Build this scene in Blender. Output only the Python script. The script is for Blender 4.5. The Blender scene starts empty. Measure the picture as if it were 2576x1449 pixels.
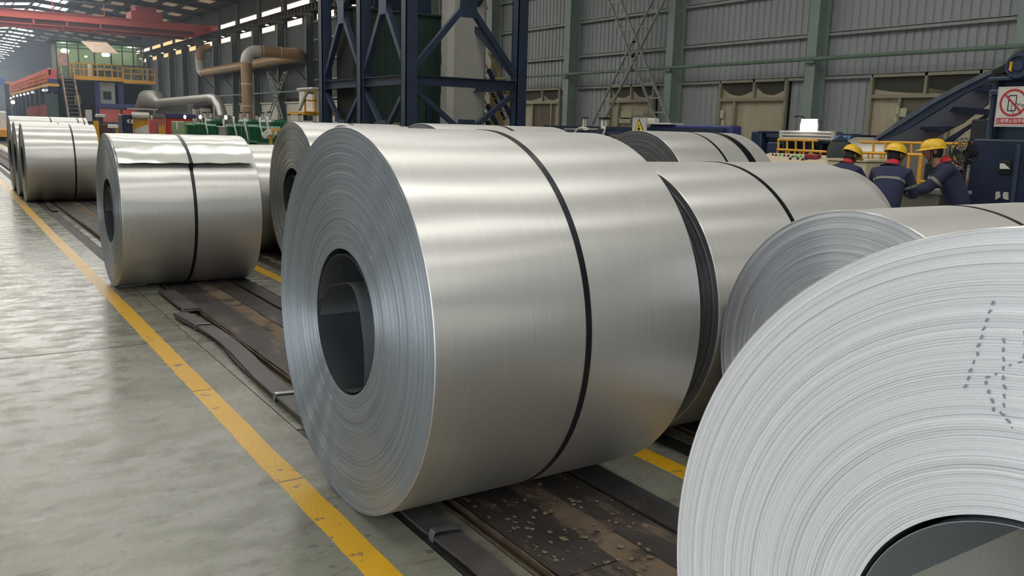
import bpy, bmesh, math, random
from mathutils import Vector, Matrix
random.seed(7)
C = bpy.context.scene.collection
SC = bpy.context.scene

# ------------------------------------------------------------------ camera, world, lights, exposure
EYE = Vector((0.0, 0.0, 1.6))
FOC, ROLL, PITCH, YAW = 2183.5, 0.02717, 0.18054, 0.58314
_F = Vector((math.sin(YAW)*math.cos(PITCH), math.cos(YAW)*math.cos(PITCH), -math.sin(PITCH)))
_R0 = Vector((math.cos(YAW), -math.sin(YAW), 0)); _U0 = _R0.cross(_F)
_R = math.cos(ROLL)*_R0 + math.sin(ROLL)*_U0
_U = -math.sin(ROLL)*_R0 + math.cos(ROLL)*_U0
cam_data = bpy.data.cameras.new('camera'); cam = bpy.data.objects.new('camera', cam_data); C.objects.link(cam)
cam_data.sensor_width = 36.0; cam_data.lens = FOC/2576*36.0; cam_data.clip_start = 0.05; cam_data.clip_end = 600
cam.matrix_world = Matrix(((_R.x, _U.x, -_F.x, EYE.x), (_R.y, _U.y, -_F.y, EYE.y), (_R.z, _U.z, -_F.z, EYE.z), (0, 0, 0, 1)))
SC.camera = cam

world = bpy.data.worlds.new('overcast_sky'); SC.world = world; world.use_nodes = True
wb = world.node_tree.nodes['Background']; wb.inputs[0].default_value = (0.80, 0.90, 1.0, 1); wb.inputs[1].default_value = 1.6

SKYLIGHT_POWER = 6.2          # daylight coming through the translucent roof panels
WINDOW_POWER = 1.6
SC.view_settings.view_transform = 'Standard'
SC.view_settings.look = 'None'
SC.view_settings.gamma = 1.0
SC.view_settings.use_curve_mapping = False
SC.view_settings.exposure = 0.13
SC.cycles.max_bounces = 7; SC.cycles.diffuse_bounces = 3; SC.cycles.glossy_bounces = 4; SC.cycles.adaptive_threshold = 0.02
SC.cycles.sample_clamp_indirect = 6.0
SC.cycles.use_denoising = True

def area(name, loc, rot, sx, sy, power, col):
    d = bpy.data.lights.new(name, 'AREA'); d.shape = 'RECTANGLE'; d.size = sx; d.size_y = sy; d.energy = power; d.color = col
    o = bpy.data.objects.new(name, d); o.location = loc; o.rotation_euler = rot; C.objects.link(o); return o
# added light at an unseen goods door, brightening the nearest coil's end
area('unseen_door_light', (-4.6, -2.0, 2.6), (0, math.radians(-90), 0), 5.0, 9.0, 300, (0.95, 0.97, 1.0))

# ------------------------------------------------------------------ measuring: pixel of the 2576x1449 photo -> point on a real plane
def P(px, py, X=None, Y=None, Z=None):
    d = (px-1288.0)/FOC*_R - (py-724.5)/FOC*_U + _F
    if X is not None: t = (X-EYE.x)/d.x
    elif Y is not None: t = (Y-EYE.y)/d.y
    else: t = (Z-EYE.z)/d.z
    return EYE + d*t

# ------------------------------------------------------------------ colour and materials
def lin(c):
    c = c/255.0
    return c/12.92 if c <= 0.04045 else ((c+0.055)/1.055)**2.4
def rgb(r, g, b): return (lin(r), lin(g), lin(b), 1)
MATS = {}
def mat(name, col, rough=0.6, metal=0.0, var=0.12, scale=3.0, bump=0.0, bscale=40.0, emit=None, estr=0.0, dirt=None, dirt_amt=0.0, dirt_scale=4.0, stretch=None, alpha=None):
    if name in MATS: return MATS[name]
    m = bpy.data.materials.new(name); m.use_nodes = True; nt = m.node_tree; N = nt.nodes; L = nt.links
    b = N['Principled BSDF']
    b.inputs['Roughness'].default_value = rough; b.inputs['Metallic'].default_value = metal
    tc = N.new('ShaderNodeTexCoord'); src = tc.outputs['Object']
    if stretch:
        mp = N.new('ShaderNodeMapping'); mp.inputs['Scale'].default_value = stretch; L.new(src, mp.inputs[0]); src = mp.outputs[0]
    if var > 0 or dirt:
        no = N.new('ShaderNodeTexNoise'); no.inputs['Scale'].default_value = scale; no.inputs['Detail'].default_value = 5
        L.new(src, no.inputs['Vector'])
        cr = N.new('ShaderNodeValToRGB'); cr.color_ramp.elements[0].position = 0.3; cr.color_ramp.elements[1].position = 0.7
        cr.color_ramp.elements[0].color = tuple(max(0, c*(1-var)) for c in col[:3])+(1,)
        cr.color_ramp.elements[1].color = tuple(min(1, c*(1+var)) for c in col[:3])+(1,)
        L.new(no.outputs['Fac'], cr.inputs[0]); out = cr.outputs[0]
        if dirt:
            n2 = N.new('ShaderNodeTexNoise'); n2.inputs['Scale'].default_value = dirt_scale; n2.inputs['Detail'].default_value = 8; n2.inputs['Roughness'].default_value = 0.65
            L.new(src, n2.inputs['Vector'])
            r2 = N.new('ShaderNodeValToRGB'); r2.color_ramp.elements[0].position = 0.62-dirt_amt*0.4; r2.color_ramp.elements[1].position = 0.68-dirt_amt*0.3
            L.new(n2.outputs['Fac'], r2.inputs[0])
            mx = N.new('ShaderNodeMixRGB'); L.new(r2.outputs[0], mx.inputs[0]); L.new(out, mx.inputs[1]); mx.inputs[2].default_value = dirt; out = mx.outputs[0]
        L.new(out, b.inputs['Base Color'])
    else:
        b.inputs['Base Color'].default_value = col
    if bump > 0:
        n3 = N.new('ShaderNodeTexNoise'); n3.inputs['Scale'].default_value = bscale; n3.inputs['Detail'].default_value = 4
        L.new(src, n3.inputs['Vector'])
        bp = N.new('ShaderNodeBump'); bp.inputs['Strength'].default_value = 0.5; bp.inputs['Distance'].default_value = bump
        L.new(n3.outputs['Fac'], bp.inputs['Height']); L.new(bp.outputs[0], b.inputs['Normal'])
    if emit:
        b.inputs['Emission Color'].default_value = emit; b.inputs['Emission Strength'].default_value = estr
    if alpha is not None: b.inputs['Alpha'].default_value = alpha
    MATS[name] = m
    return m

def sheet_metal(name, col, rough=0.28, aniso=0.75, rot=0.25, face=False, metal=1.0, var=0.03, flat=0.0, film=0.58, fscale=1.0):
    """Rolled steel: brushed round the coil axis (local X). face=True is the side of the wound sheet with its ring pattern."""
    m = bpy.data.materials.new(name); m.use_nodes = True; nt = m.node_tree; N = nt.nodes; L = nt.links
    b = N['Principled BSDF']; b.inputs['Metallic'].default_value = metal
    b.inputs['Roughness'].default_value = rough; b.inputs['Anisotropic'].default_value = aniso; b.inputs['Anisotropic Rotation'].default_value = rot
    tg = N.new('ShaderNodeTangent'); tg.direction_type = 'RADIAL'; tg.axis = 'X'; L.new(tg.outputs[0], b.inputs['Tangent'])
    tc = N.new('ShaderNodeTexCoord'); sp = N.new('ShaderNodeSeparateXYZ'); L.new(tc.outputs['Object'], sp.inputs[0])
    def M(op, a, bb=None, c=None):
        n = N.new('ShaderNodeMath'); n.operation = op
        for i, v in enumerate((a, bb, c)):
            if v is None: continue
            if isinstance(v, (int, float)): n.inputs[i].default_value = v
            else: L.new(v, n.inputs[i])
        return n.outputs[0]
    rad = M('SQRT', M('ADD', M('MULTIPLY', sp.outputs['Y'], sp.outputs['Y']), M('MULTIPLY', sp.outputs['Z'], sp.outputs['Z'])))
    ang = M('ARCTAN2', sp.outputs['Y'], sp.outputs['Z'])
    cv = N.new('ShaderNodeCombineXYZ')
    no = N.new('ShaderNodeTexNoise'); no.noise_dimensions = '3D'; no.inputs['Detail'].default_value = 6; no.inputs['Roughness'].default_value = 0.7
    L.new(cv.outputs[0], no.inputs['Vector'])
    if face:
        L.new(M('MULTIPLY', rad, 60.0*fscale), cv.inputs[0]); L.new(M('MULTIPLY', ang, 0.35 if fscale == 1 else 0.06), cv.inputs[1]); no.inputs['Scale'].default_value = 1.6
        lo, hi = 1-var*2.2, 1+var*1.6
        gr = N.new('ShaderNodeTexNoise'); gr.inputs['Scale'].default_value = 420; gr.inputs['Detail'].default_value = 2
        L.new(tc.outputs['Object'], gr.inputs['Vector'])
    else:
        # circumferential streaks: fine across the width (x), long round the coil
        L.new(M('MULTIPLY', sp.outputs['X'], 30.0), cv.inputs[0]); L.new(M('MULTIPLY', ang, 0.18), cv.inputs[1]); no.inputs['Scale'].default_value = 1.0
        lo, hi = 1-var, 1+var*0.6
        sc_ = N.new('ShaderNodeTexNoise'); sc_.inputs['Scale'].default_value = 1.0; sc_.inputs['Detail'].default_value = 2
        cs = N.new('ShaderNodeCombineXYZ'); L.new(M('MULTIPLY', sp.outputs['X'], 170.0), cs.inputs[0]); L.new(M('MULTIPLY', ang, 1.6), cs.inputs[1]); L.new(cs.outputs[0], sc_.inputs['Vector'])
        sr_ = N.new('ShaderNodeValToRGB'); sr_.color_ramp.elements[0].position = .66; sr_.color_ramp.elements[1].position = .72; sr_.color_ramp.elements[1].color = (.3, .3, .3, 1); L.new(sc_.outputs['Fac'], sr_.inputs[0])
    cr = N.new('ShaderNodeValToRGB'); e = cr.color_ramp.elements; e[0].position = 0.32; e[1].position = 0.68
    e[0].color = tuple(c*lo for c in col[:3])+(1,); e[1].color = tuple(min(1, c*hi) for c in col[:3])+(1,)
    L.new(no.outputs['Fac'], cr.inputs[0]); out = cr.outputs[0]
    if face:
        mx = N.new('ShaderNodeMixRGB'); mx.blend_type = 'MULTIPLY'; mx.inputs[0].default_value = 0.22; L.new(out, mx.inputs[1]); L.new(gr.outputs['Fac'], mx.inputs[2]); 
        br = N.new('ShaderNodeMixRGB'); br.blend_type = 'MULTIPLY'; br.inputs[0].default_value = 1; br.inputs[2].default_value = (1.2, 1.2, 1.2, 1); L.new(mx.outputs[0], br.inputs[1]); out = br.outputs[0]
    if not face:
        mx = N.new('ShaderNodeMixRGB'); L.new(sr_.outputs[0], mx.inputs[0]); L.new(out, mx.inputs[1]); mx.inputs[2].default_value = (.95, .94, .9, 1); out = mx.outputs[0]
    L.new(out, b.inputs['Base Color'])
    bp = N.new('ShaderNodeBump')
    if face:
        n4 = N.new('ShaderNodeTexNoise'); n4.noise_dimensions = '1D'; n4.inputs['Scale'].default_value = 230 if fscale == 1 else 120; n4.inputs['Detail'].default_value = 3
        L.new(rad, n4.inputs['W']); bp.inputs['Distance'].default_value = 0.0016; bp.inputs['Strength'].default_value = 0.8
        L.new(n4.outputs['Fac'], bp.inputs['Height'])
    else:
        # slow waves in the sheet, and a little roughness variation in streaks
        cw = N.new('ShaderNodeCombineXYZ'); L.new(M('MULTIPLY', sp.outputs['X'], 1.3), cw.inputs[0]); L.new(M('MULTIPLY', ang, 2.6), cw.inputs[1])
        n4 = N.new('ShaderNodeTexNoise'); n4.inputs['Scale'].default_value = 1.0; n4.inputs['Detail'].default_value = 1.0
        L.new(cw.outputs[0], n4.inputs['Vector']); bp.inputs['Distance'].default_value = 0.006+flat; bp.inputs['Strength'].default_value = 1.0
        L.new(n4.outputs['Fac'], bp.inputs['Height'])
        rr = N.new('ShaderNodeMapRange'); rr.inputs['From Min'].default_value = 0.3; rr.inputs['From Max'].default_value = 0.7
        rr.inputs['To Min'].default_value = rough*0.94; rr.inputs['To Max'].default_value = rough*1.06
        L.new(no.outputs['Fac'], rr.inputs['Value']); L.new(rr.outputs[0], b.inputs['Roughness'])
    L.new(bp.outputs[0], b.inputs['Normal'])
    if not face:      # dull oxide film over the bright rolled surface: a second, much rougher lobe
        b2 = N.new('ShaderNodeBsdfPrincipled'); b2.inputs['Metallic'].default_value = metal; b2.inputs['Roughness'].default_value = 0.62
        b2.inputs['Anisotropic'].default_value = 0.4; b2.inputs['Anisotropic Rotation'].default_value = rot
        L.new(tg.outputs[0], b2.inputs['Tangent']); L.new(out, b2.inputs['Base Color']); L.new(bp.outputs[0], b2.inputs['Normal'])
        ms = N.new('ShaderNodeMixShader'); ms.inputs[0].default_value = film
        L.new(b.outputs[0], ms.inputs[1]); L.new(b2.outputs[0], ms.inputs[2]); L.new(ms.outputs[0], N['Material Output'].inputs['Surface'])
    return m

# ------------------------------------------------------------------ mesh building
class MB:
    def __init__(s): s.v = []; s.f = []
    def add(s, vs, fs):
        o = len(s.v); s.v += [tuple(v) for v in vs]; s.f += [tuple(i+o for i in f) for f in fs]; return s
    def box(s, x0, x1, y0, y1, z0, z1):
        x0, x1 = sorted((x0, x1)); y0, y1 = sorted((y0, y1)); z0, z1 = sorted((z0, z1))
        return s.add([(x0,y0,z0),(x1,y0,z0),(x1,y1,z0),(x0,y1,z0),(x0,y0,z1),(x1,y0,z1),(x1,y1,z1),(x0,y1,z1)],
                     [(0,3,2,1),(4,5,6,7),(0,1,5,4),(1,2,6,5),(2,3,7,6),(3,0,4,7)])
    def cbox(s, x0, x1, y0, y1, z0, z1, c=0.01):
        """box with chamfered vertical and top edges"""
        x0, x1 = sorted((x0, x1)); y0, y1 = sorted((y0, y1)); z0, z1 = sorted((z0, z1))
        c = min(c, (x1-x0)*.4, (y1-y0)*.4, (z1-z0)*.4)
        def ring(z, i):
            return [(x0+i+c, y0+i, z), (x1-i-c, y0+i, z), (x1-i, y0+i+c, z), (x1-i, y1-i-c, z), (x1-i-c, y1-i, z), (x0+i+c, y1-i, z), (x0+i, y1-i-c, z), (x0+i, y0+i+c, z)]
        vs = ring(z0, 0)+ring(z1-c, 0)+ring(z1, c*.7)
        fs = [tuple(range(7, -1, -1)), tuple(range(16, 24))]
        for k in (0, 8):
            fs += [(k+i, k+(i+1) % 8, k+8+(i+1) % 8, k+8+i) for i in range(8)]
        return s.add(vs, fs)
    def beam(s, a, b, w, h=None, up=(0, 0, 1)):
        """rectangular bar from a to b, w wide, h high"""
        a, b = Vector(a), Vector(b); h = h or w; d = (b-a)
        if d.length < 1e-6: return s
        d.normalize(); u = Vector(up)
        if abs(d.dot(u)) > 0.98: u = Vector((1, 0, 0))
        r = d.cross(u).normalized(); u = r.cross(d)
        vs = []
        for p in (a, b):
            for i, j in ((-1,-1),(1,-1),(1,1),(-1,1)): vs.append(p+r*(i*w/2)+u*(j*h/2))
        return s.add(vs, [(0,1,2,3),(7,6,5,4),(0,4,5,1),(1,5,6,2),(2,6,7,3),(3,7,4,0)])
    def hbeam(s, a, b, w, h, t=None, up=(0, 0, 1)):
        """I-section from a to b: two flanges and a web"""
        a, b = Vector(a), Vector(b); t = t or h*0.08; d = (b-a).normalized(); u = Vector(up)
        if abs(d.dot(u)) > 0.98: u = Vector((1, 0, 0))
        r = d.cross(u).normalized(); u = r.cross(d)
        o = u*(h/2-t/2)
        s.beam(a+o, b+o, w, t, u); s.beam(a-o, b-o, w, t, u); s.beam(a, b, t, h-2*t, u); return s
    def tube(s, pts, r, n=10, cap=True):
        pts = [Vector(p) for p in pts]; rs = r if isinstance(r, (list, tuple)) else [r]*len(pts)
        prev = None; vs = []; fs = []
        for i, p in enumerate(pts):
            d = (pts[min(i+1, len(pts)-1)]-pts[max(i-1, 0)]).normalized()
            if prev is None:
                u = Vector((0, 0, 1)) if abs(d.z) < 0.9 else Vector((1, 0, 0))
                u = (u-d*u.dot(d)).normalized()
            else: u = (prev-d*prev.dot(d)).normalized()
            prev = u; w = d.cross(u)
            for k in range(n):
                a = 2*math.pi*k/n; vs.append(p+(u*math.cos(a)+w*math.sin(a))*rs[i])
        for i in range(len(pts)-1):
            for k in range(n): fs.append((i*n+k, i*n+(k+1) % n, (i+1)*n+(k+1) % n, (i+1)*n+k))
        if cap: fs += [tuple(range(n-1, -1, -1)), tuple((len(pts)-1)*n+k for k in range(n))]
        return s.add(vs, fs)
    def lathe(s, prof, n=48, axis='Z', o=(0, 0, 0), a0=0.0, a1=2*math.pi):
        """prof = [(along, radius)...]"""
        full = abs(a1-a0-2*math.pi) < 1e-6; m = n if full else n+1; vs = []; fs = []
        for t, r in prof:
            for k in range(m):
                a = a0+(a1-a0)*k/n; c, q = r*math.cos(a), r*math.sin(a)
                v = {'Z': (c, q, t), 'X': (t, q, c), 'Y': (c, t, q)}[axis]
                vs.append((v[0]+o[0], v[1]+o[1], v[2]+o[2]))
        for i in range(len(prof)-1):
            for k in range(n):
                k2 = (k+1) % m if full else k+1
                fs.append((i*m+k, i*m+k2, (i+1)*m+k2, (i+1)*m+k))
        return s.add(vs, fs)
    def prism(s, pts, ext):
        """polygon pts (3-D, planar) pushed along ext"""
        n = len(pts); ext = Vector(ext); vs = [Vector(p) for p in pts]+[Vector(p)+ext for p in pts]
        return s.add(vs, [tuple(range(n)), tuple(range(2*n-1, n-1, -1))]+[(i, i+n, (i+1) % n+n, (i+1) % n) for i in range(n)])
    def build(s, name, m=None, parent=None, smooth=False, local=False, loc=None):
        me = bpy.data.meshes.new(name); off = Vector((0, 0, 0))
        if parent is not None and not local: off = world_loc(parent)
        if loc is not None: off = off+Vector(loc) if (parent is None or local) is False else Vector(loc)
        vs = s.v if local else [(v[0]-off.x, v[1]-off.y, v[2]-off.z) for v in s.v]
        me.from_pydata(vs, [], s.f); me.update()
        bm = bmesh.new(); bm.from_mesh(me); bmesh.ops.recalc_face_normals(bm, faces=bm.faces); bm.to_mesh(me); bm.free()
        if smooth:
            for p in me.polygons: p.use_smooth = True
        if smooth == 'auto':
            me.set_sharp_from_angle(angle=math.radians(35))
        o = bpy.data.objects.new(name, me); C.objects.link(o)
        if m: me.materials.append(m)
        if parent is not None: o.parent = parent
        if loc is not None: o.location = loc
        return o
WL = {}
def world_loc(o):
    p = Vector(o.location)
    while o.parent is not None: o = o.parent; p = p+Vector(o.location)
    return p
def tag(o, label=None, cat=None, group=None, kind=None):
    if label: o['label'] = label
    if cat: o['category'] = cat
    if group: o['group'] = group
    if kind: o['kind'] = kind
    return o
def thing(name, label, cat, loc=(0, 0, 0), group=None, rz=0.0):
    o = bpy.data.objects.new(name, None); C.objects.link(o); o.location = loc; o.rotation_euler = (0, 0, rz); o.empty_display_size = 0.2
    return tag(o, label, cat, group)
def dup(root, loc, label=None, group=None, rz=None):
    r = root.copy(); C.objects.link(r); r.location = loc
    if rz is not None: r.rotation_euler = (0, 0, rz)
    if label: r['label'] = label
    if group: r['group'] = group
    for ch in list(root.children):
        c = ch.copy(); C.objects.link(c); c.parent = r
        for g in list(ch.children):
            d = g.copy(); C.objects.link(d); d.parent = c
    return r

# ------------------------------------------------------------------ palette
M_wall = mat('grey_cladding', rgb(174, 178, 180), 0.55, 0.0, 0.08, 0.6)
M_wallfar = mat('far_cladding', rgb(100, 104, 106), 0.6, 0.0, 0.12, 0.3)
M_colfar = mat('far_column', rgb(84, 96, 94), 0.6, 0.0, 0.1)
M_girt = mat('girt_paint', rgb(166, 170, 166), 0.5, 0.0, 0.1)
M_col = mat('green_grey_column', rgb(150, 166, 158), 0.5, 0.0, 0.1, 1.2)
M_greenpipe = mat('green_pipe_paint', rgb(118, 140, 124), 0.4, 0.0, 0.08)
M_roof = mat('roof_underside', rgb(70, 68, 66), 0.8, 0.0, 0.2, 0.3)
M_steel_dark = mat('roof_steel', rgb(78, 74, 74), 0.7, 0.0, 0.15)
M_blue = mat('dark_blue_paint', rgb(50, 62, 84), 0.42, 0.0, 0.15, 2.0, bump=0.001, bscale=60)
M_blue2 = mat('navy_machine_paint', rgb(36, 46, 68), 0.4, 0.0, 0.2, 3.0)
M_violet = mat('violet_blue_paint', rgb(62, 66, 120), 0.45, 0.0, 0.12)
M_yellow = mat('yellow_rail_paint', rgb(226, 166, 52), 0.38, 0.0, 0.08)
M_red = mat('crane_red_paint', rgb(182, 76, 66), 0.5, 0.0, 0.12, 0.5)
M_salmon = mat('salmon_panel_paint', rgb(206, 104, 92), 0.5, 0.0, 0.1)
M_red2 = mat('bright_red_paint', rgb(220, 66, 48), 0.45, 0.0, 0.1)
M_green = mat('machine_green_paint', rgb(34, 92, 62), 0.4, 0.0, 0.25, 4.0)
M_palegreen = mat('pale_green_cabinet', rgb(128, 150, 108), 0.5, 0.0, 0.08)
M_cabin = mat('cabin_green_sheet', rgb(112, 130, 108), 0.5, 0.0, 0.1)
M_dgreen = mat('dark_green_sheet', rgb(62, 82, 76), 0.5, 0.0, 0.1)
M_white = mat('white_paint', rgb(222, 220, 212), 0.5, 0.0, 0.05)
M_pale = mat('pale_grey_sheet', rgb(196, 194, 186), 0.35, 0.0, 0.04)
M_beige = mat('beige_panel', rgb(214, 200, 170), 0.5, 0.0, 0.06)
M_black = mat('black_rubber', rgb(28, 28, 30), 0.5, 0.0, 0.2)
M_strap = mat('black_steel_strap', rgb(44, 46, 50), 0.32, 0.7, 0.15, 8)
M_grey = mat('mid_grey_metal', rgb(128, 128, 124), 0.4, 0.4, 0.1)
M_brownpipe = mat('ochre_insulated_pipe', rgb(172, 142, 108), 0.45, 0.3, 0.12, 1.5)
M_silverpipe = mat('silver_duct', rgb(160, 160, 156), 0.38, 0.6, 0.1, 1.5)
M_dark = mat('dark_void', rgb(30, 33, 34), 0.8, 0.0, 0.2)
M_lamp = mat('lamp_white', rgb(255, 250, 235), 0.4, var=0, emit=(1, 0.97, 0.88, 1), estr=14)
M_lampgreen = mat('lamp_greenish', rgb(255, 255, 220), 0.4, var=0, emit=(0.92, 1, 0.72, 1), estr=14)

# ------------------------------------------------------------------ floor
def floor_mat():
    m = bpy.data.materials.new('painted_concrete'); m.use_nodes = True; nt = m.node_tree; N = nt.nodes; L = nt.links; b = N['Principled BSDF']
    tc = N.new('ShaderNodeTexCoord')
    def noise(s, d, r=0.6, st=None):
        n = N.new('ShaderNodeTexNoise'); n.inputs['Scale'].default_value = s; n.inputs['Detail'].default_value = d; n.inputs['Roughness'].default_value = r
        if st:
            mp = N.new('ShaderNodeMapping'); mp.inputs['Scale'].default_value = st; L.new(tc.outputs['Object'], mp.inputs[0]); L.new(mp.outputs[0], n.inputs['Vector'])
        else: L.new(tc.outputs['Object'], n.inputs['Vector'])
        return n.outputs['Fac']
    def ramp(f, p0, c0, p1, c1):
        r = N.new('ShaderNodeValToRGB'); r.color_ramp.elements[0].position = p0; r.color_ramp.elements[1].position = p1
        r.color_ramp.elements[0].color = c0; r.color_ramp.elements[1].color = c1; L.new(f, r.inputs[0]); return r.outputs[0]
    def mix(f, a, c, mode='MIX'):
        x = N.new('ShaderNodeMixRGB'); x.blend_type = mode
        if isinstance(f, float): x.inputs[0].default_value = f
        else: L.new(f, x.inputs[0])
        L.new(a, x.inputs[1])
        if isinstance(c, tuple): x.inputs[2].default_value = c
        else: L.new(c, x.inputs[2])
        return x.outputs[0]
    base = ramp(noise(0.9, 5), 0.3, rgb(112, 111, 98), 0.7, rgb(134, 132, 118))
    scuff = ramp(noise(3.0, 9, 0.72, (1.0, 2.2, 1)), 0.56, (0, 0, 0, 1), 0.64, (1, 1, 1, 1))
    c = mix(scuff, base, rgb(98, 93, 82))
    spots = ramp(noise(14, 3, 0.5), 0.66, (0, 0, 0, 1), 0.70, (1, 1, 1, 1))
    c = mix(spots, c, rgb(96, 92, 84))
    vo = N.new('ShaderNodeTexVoronoi'); vo.inputs['Scale'].default_value = 5.5; mpv = N.new('ShaderNodeMapping'); mpv.inputs['Scale'].default_value = (1.0, 1.5, 1)
    wq = N.new('ShaderNodeTexNoise'); wq.inputs['Scale'].default_value = 12; L.new(tc.outputs['Object'], wq.inputs['Vector'])
    ad = N.new('ShaderNodeVectorMath'); ad.operation = 'MULTIPLY_ADD'; ad.inputs[1].default_value = (.08, .08, 0); L.new(wq.outputs['Color'], ad.inputs[0]); L.new(tc.outputs['Object'], ad.inputs[2])
    L.new(ad.outputs[0], mpv.inputs[0]); L.new(mpv.outputs[0], vo.inputs['Vector'])
    chips = ramp(vo.outputs['Distance'], 0.085, (1, 1, 1, 1), 0.105, (0, 0, 0, 1))
    c = mix(chips, c, rgb(100, 96, 86))
    lightp = ramp(noise(2.1, 8, 0.7), 0.60, (0, 0, 0, 1), 0.72, (1, 1, 1, 1))
    c = mix(lightp, c, rgb(150, 150, 136))
    L.new(c, b.inputs['Base Color'])
    rg = ramp(noise(3.4, 9, 0.72, (1.0, 1.8, 1)), 0.42, (0.16, 0.16, 0.16, 1), 0.66, (0.46, 0.46, 0.46, 1))
    L.new(rg, b.inputs['Roughness'])
    bp = N.new('ShaderNodeBump'); bp.inputs['Distance'].default_value = 0.0012; bp.inputs['Strength'].default_value = 0.5
    L.new(noise(9, 8, 0.7), bp.inputs['Height']); L.new(bp.outputs[0], b.inputs['Normal'])
    return m
M_floor = floor_mat()
def line_mat():
    m = bpy.data.materials.new('worn_yellow_line'); m.use_nodes = True; nt = m.node_tree; N = nt.nodes; L = nt.links; b = N['Principled BSDF']
    tc = N.new('ShaderNodeTexCoord')
    n = N.new('ShaderNodeTexNoise'); n.inputs['Scale'].default_value = 11; n.inputs['Detail'].default_value = 4; L.new(tc.outputs['Object'], n.inputs['Vector'])
    r = N.new('ShaderNodeValToRGB'); e = r.color_ramp.elements; e[0].position = 0.655; e[0].color = rgb(214, 164, 28); e[1].position = 0.685; e[1].color = rgb(132, 112, 78)
    L.new(n.outputs['Fac'], r.inputs[0])
    n2 = N.new('ShaderNodeTexNoise'); n2.inputs['Scale'].default_value = 1.4; n2.inputs['Detail'].default_value = 6; L.new(tc.outputs['Object'], n2.inputs['Vector'])
    mx = N.new('ShaderNodeMixRGB'); mx.blend_type = 'MULTIPLY'; mx.inputs[0].default_value = 0.10; L.new(r.outputs[0], mx.inputs[1]); L.new(n2.outputs['Fac'], mx.inputs[2])
    L.new(mx.outputs[0], b.inputs['Base Color'])
    n3 = N.new('ShaderNodeTexNoise'); n3.inputs['Scale'].default_value = 90; n3.inputs['Detail'].default_value = 3; L.new(tc.outputs['Object'], n3.inputs['Vector'])
    bp = N.new('ShaderNodeBump'); bp.inputs['Distance'].default_value = 0.001; L.new(n3.outputs['Fac'], bp.inputs['Height']); L.new(bp.outputs[0], b.inputs['Normal'])
    b.inputs['Roughness'].default_value = 0.33
    return m
M_line = line_mat()

HX0, HX1, HY0, HY1 = -4.0, 22.0, -30.0, 236.0
floor = tag(MB().box(HX0-1, HX1+1, HY0, HY1, -0.30, -0.045).build('floor', mat('slab_bed', rgb(40, 38, 34), 0.9)), kind='structure')
ys = [-30, -22.65, -15.35, -8.05, -0.75, 6.55, 13.87, 21.2, 28.5, 35.8, 43.1, 50.4, 65, 80, 110, 150, 236]
bands = [(-9.0, 1.488), (2.583, 3.06), (4.55, 8.2), (8.2, 22.9)]
for xa, xb in bands:
    for i in range(len(ys)-1):
        g = 0.007
        MB().box(xa+g, xb-g, ys[i]+g, ys[i+1]-g, -0.05, 0.0).build('concrete_slab', M_floor, floor)
M_bed = mat('dirty_bed_concrete', rgb(84, 80, 66), 0.75, 0.0, 0.25, 2.0, bump=0.004, bscale=20, dirt=rgb(60, 50, 38), dirt_amt=0.3)
M_board = mat('oily_board', rgb(56, 50, 46), 0.6, 0.0, 0.3, 3.0, bump=0.008, bscale=26, dirt=rgb(98, 82, 66), dirt_amt=0.12, dirt_scale=3.0, stretch=(2.2, 0.7, 1))
M_dust = mat('brown_dust_band', rgb(104, 88, 70), 0.9, 0.0, 0.2, 5.0, bump=0.006, bscale=30, dirt=rgb(60, 52, 44), dirt_amt=0.25)
M_rubber = mat('old_rubber_strip', rgb(52, 48, 46), 0.6, 0.0, 0.2, 4.0, bump=0.002, bscale=30, dirt=rgb(96, 82, 64), dirt_amt=0.08)
M_rust = mat('rusty_rail', rgb(92, 76, 58), 0.8, 0.1, 0.3, 12, bump=0.003, bscale=60)
for k, (x0, tagname) in enumerate(((1.488, 'near'), (3.06, 'second'))):
    b = MB().box(x0, x0+1.095 if k == 0 else 4.55, HY0, 60, -0.05, -0.032).build('bed_concrete', M_bed, floor)
# painted yellow lines: worn edges, slightly proud of the slab
def yellow_line(x0, x1, y0, y1, label):
    ln = thing('yellow_line', label, 'floor line', (x0, y0, 0)); rnd = random.Random(int(x0*100))
    y = y0; seg = 0
    cuts = [y0]
    while cuts[-1] < y1: cuts.append(min(y1, cuts[-1]+rnd.uniform(1.3, 3.6)))
    for a, c in zip(cuts[:-1], cuts[1:]):
        b_ = MB(); n = max(4, int((min(c, 40)-a)/0.12)) if a < 40 else 4
        le, ri = [], []
        dx = rnd.uniform(-.006, .006)
        for i in range(n+1):
            yy = a+(c-a)*i/n; j = 0.004 if a < 20 else 0.0
            le.append((x0+dx+rnd.uniform(-j, j), yy+(0.012 if i == 0 else 0))); ri.append((x1+dx+rnd.uniform(-j, j), yy+(0.012 if i == 0 else 0)))
        vs = [(p[0], p[1], z) for z in (0.0, 0.0012) for p in le+ri]; m_ = n+1
        fs = [(2*m_+i, 2*m_+i+1, 3*m_+i+1, 3*m_+i) for i in range(n)]+[(i, i+1, 2*m_+i+1, 2*m_+i) for i in range(n)]+[(m_+i, 3*m_+i, 3*m_+i+1, m_+i+1) for i in range(n)]
        b_.add(vs, fs).build('painted_stripe', M_line, ln)
    return ln
yellow_line(1.172, 1.292, -6, 150, 'long worn yellow floor line beside the walkway, left of the front coils')
yellow_line(2.825, 2.94, -6, 60, 'short visible yellow floor line between the two rows of coils')

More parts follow.
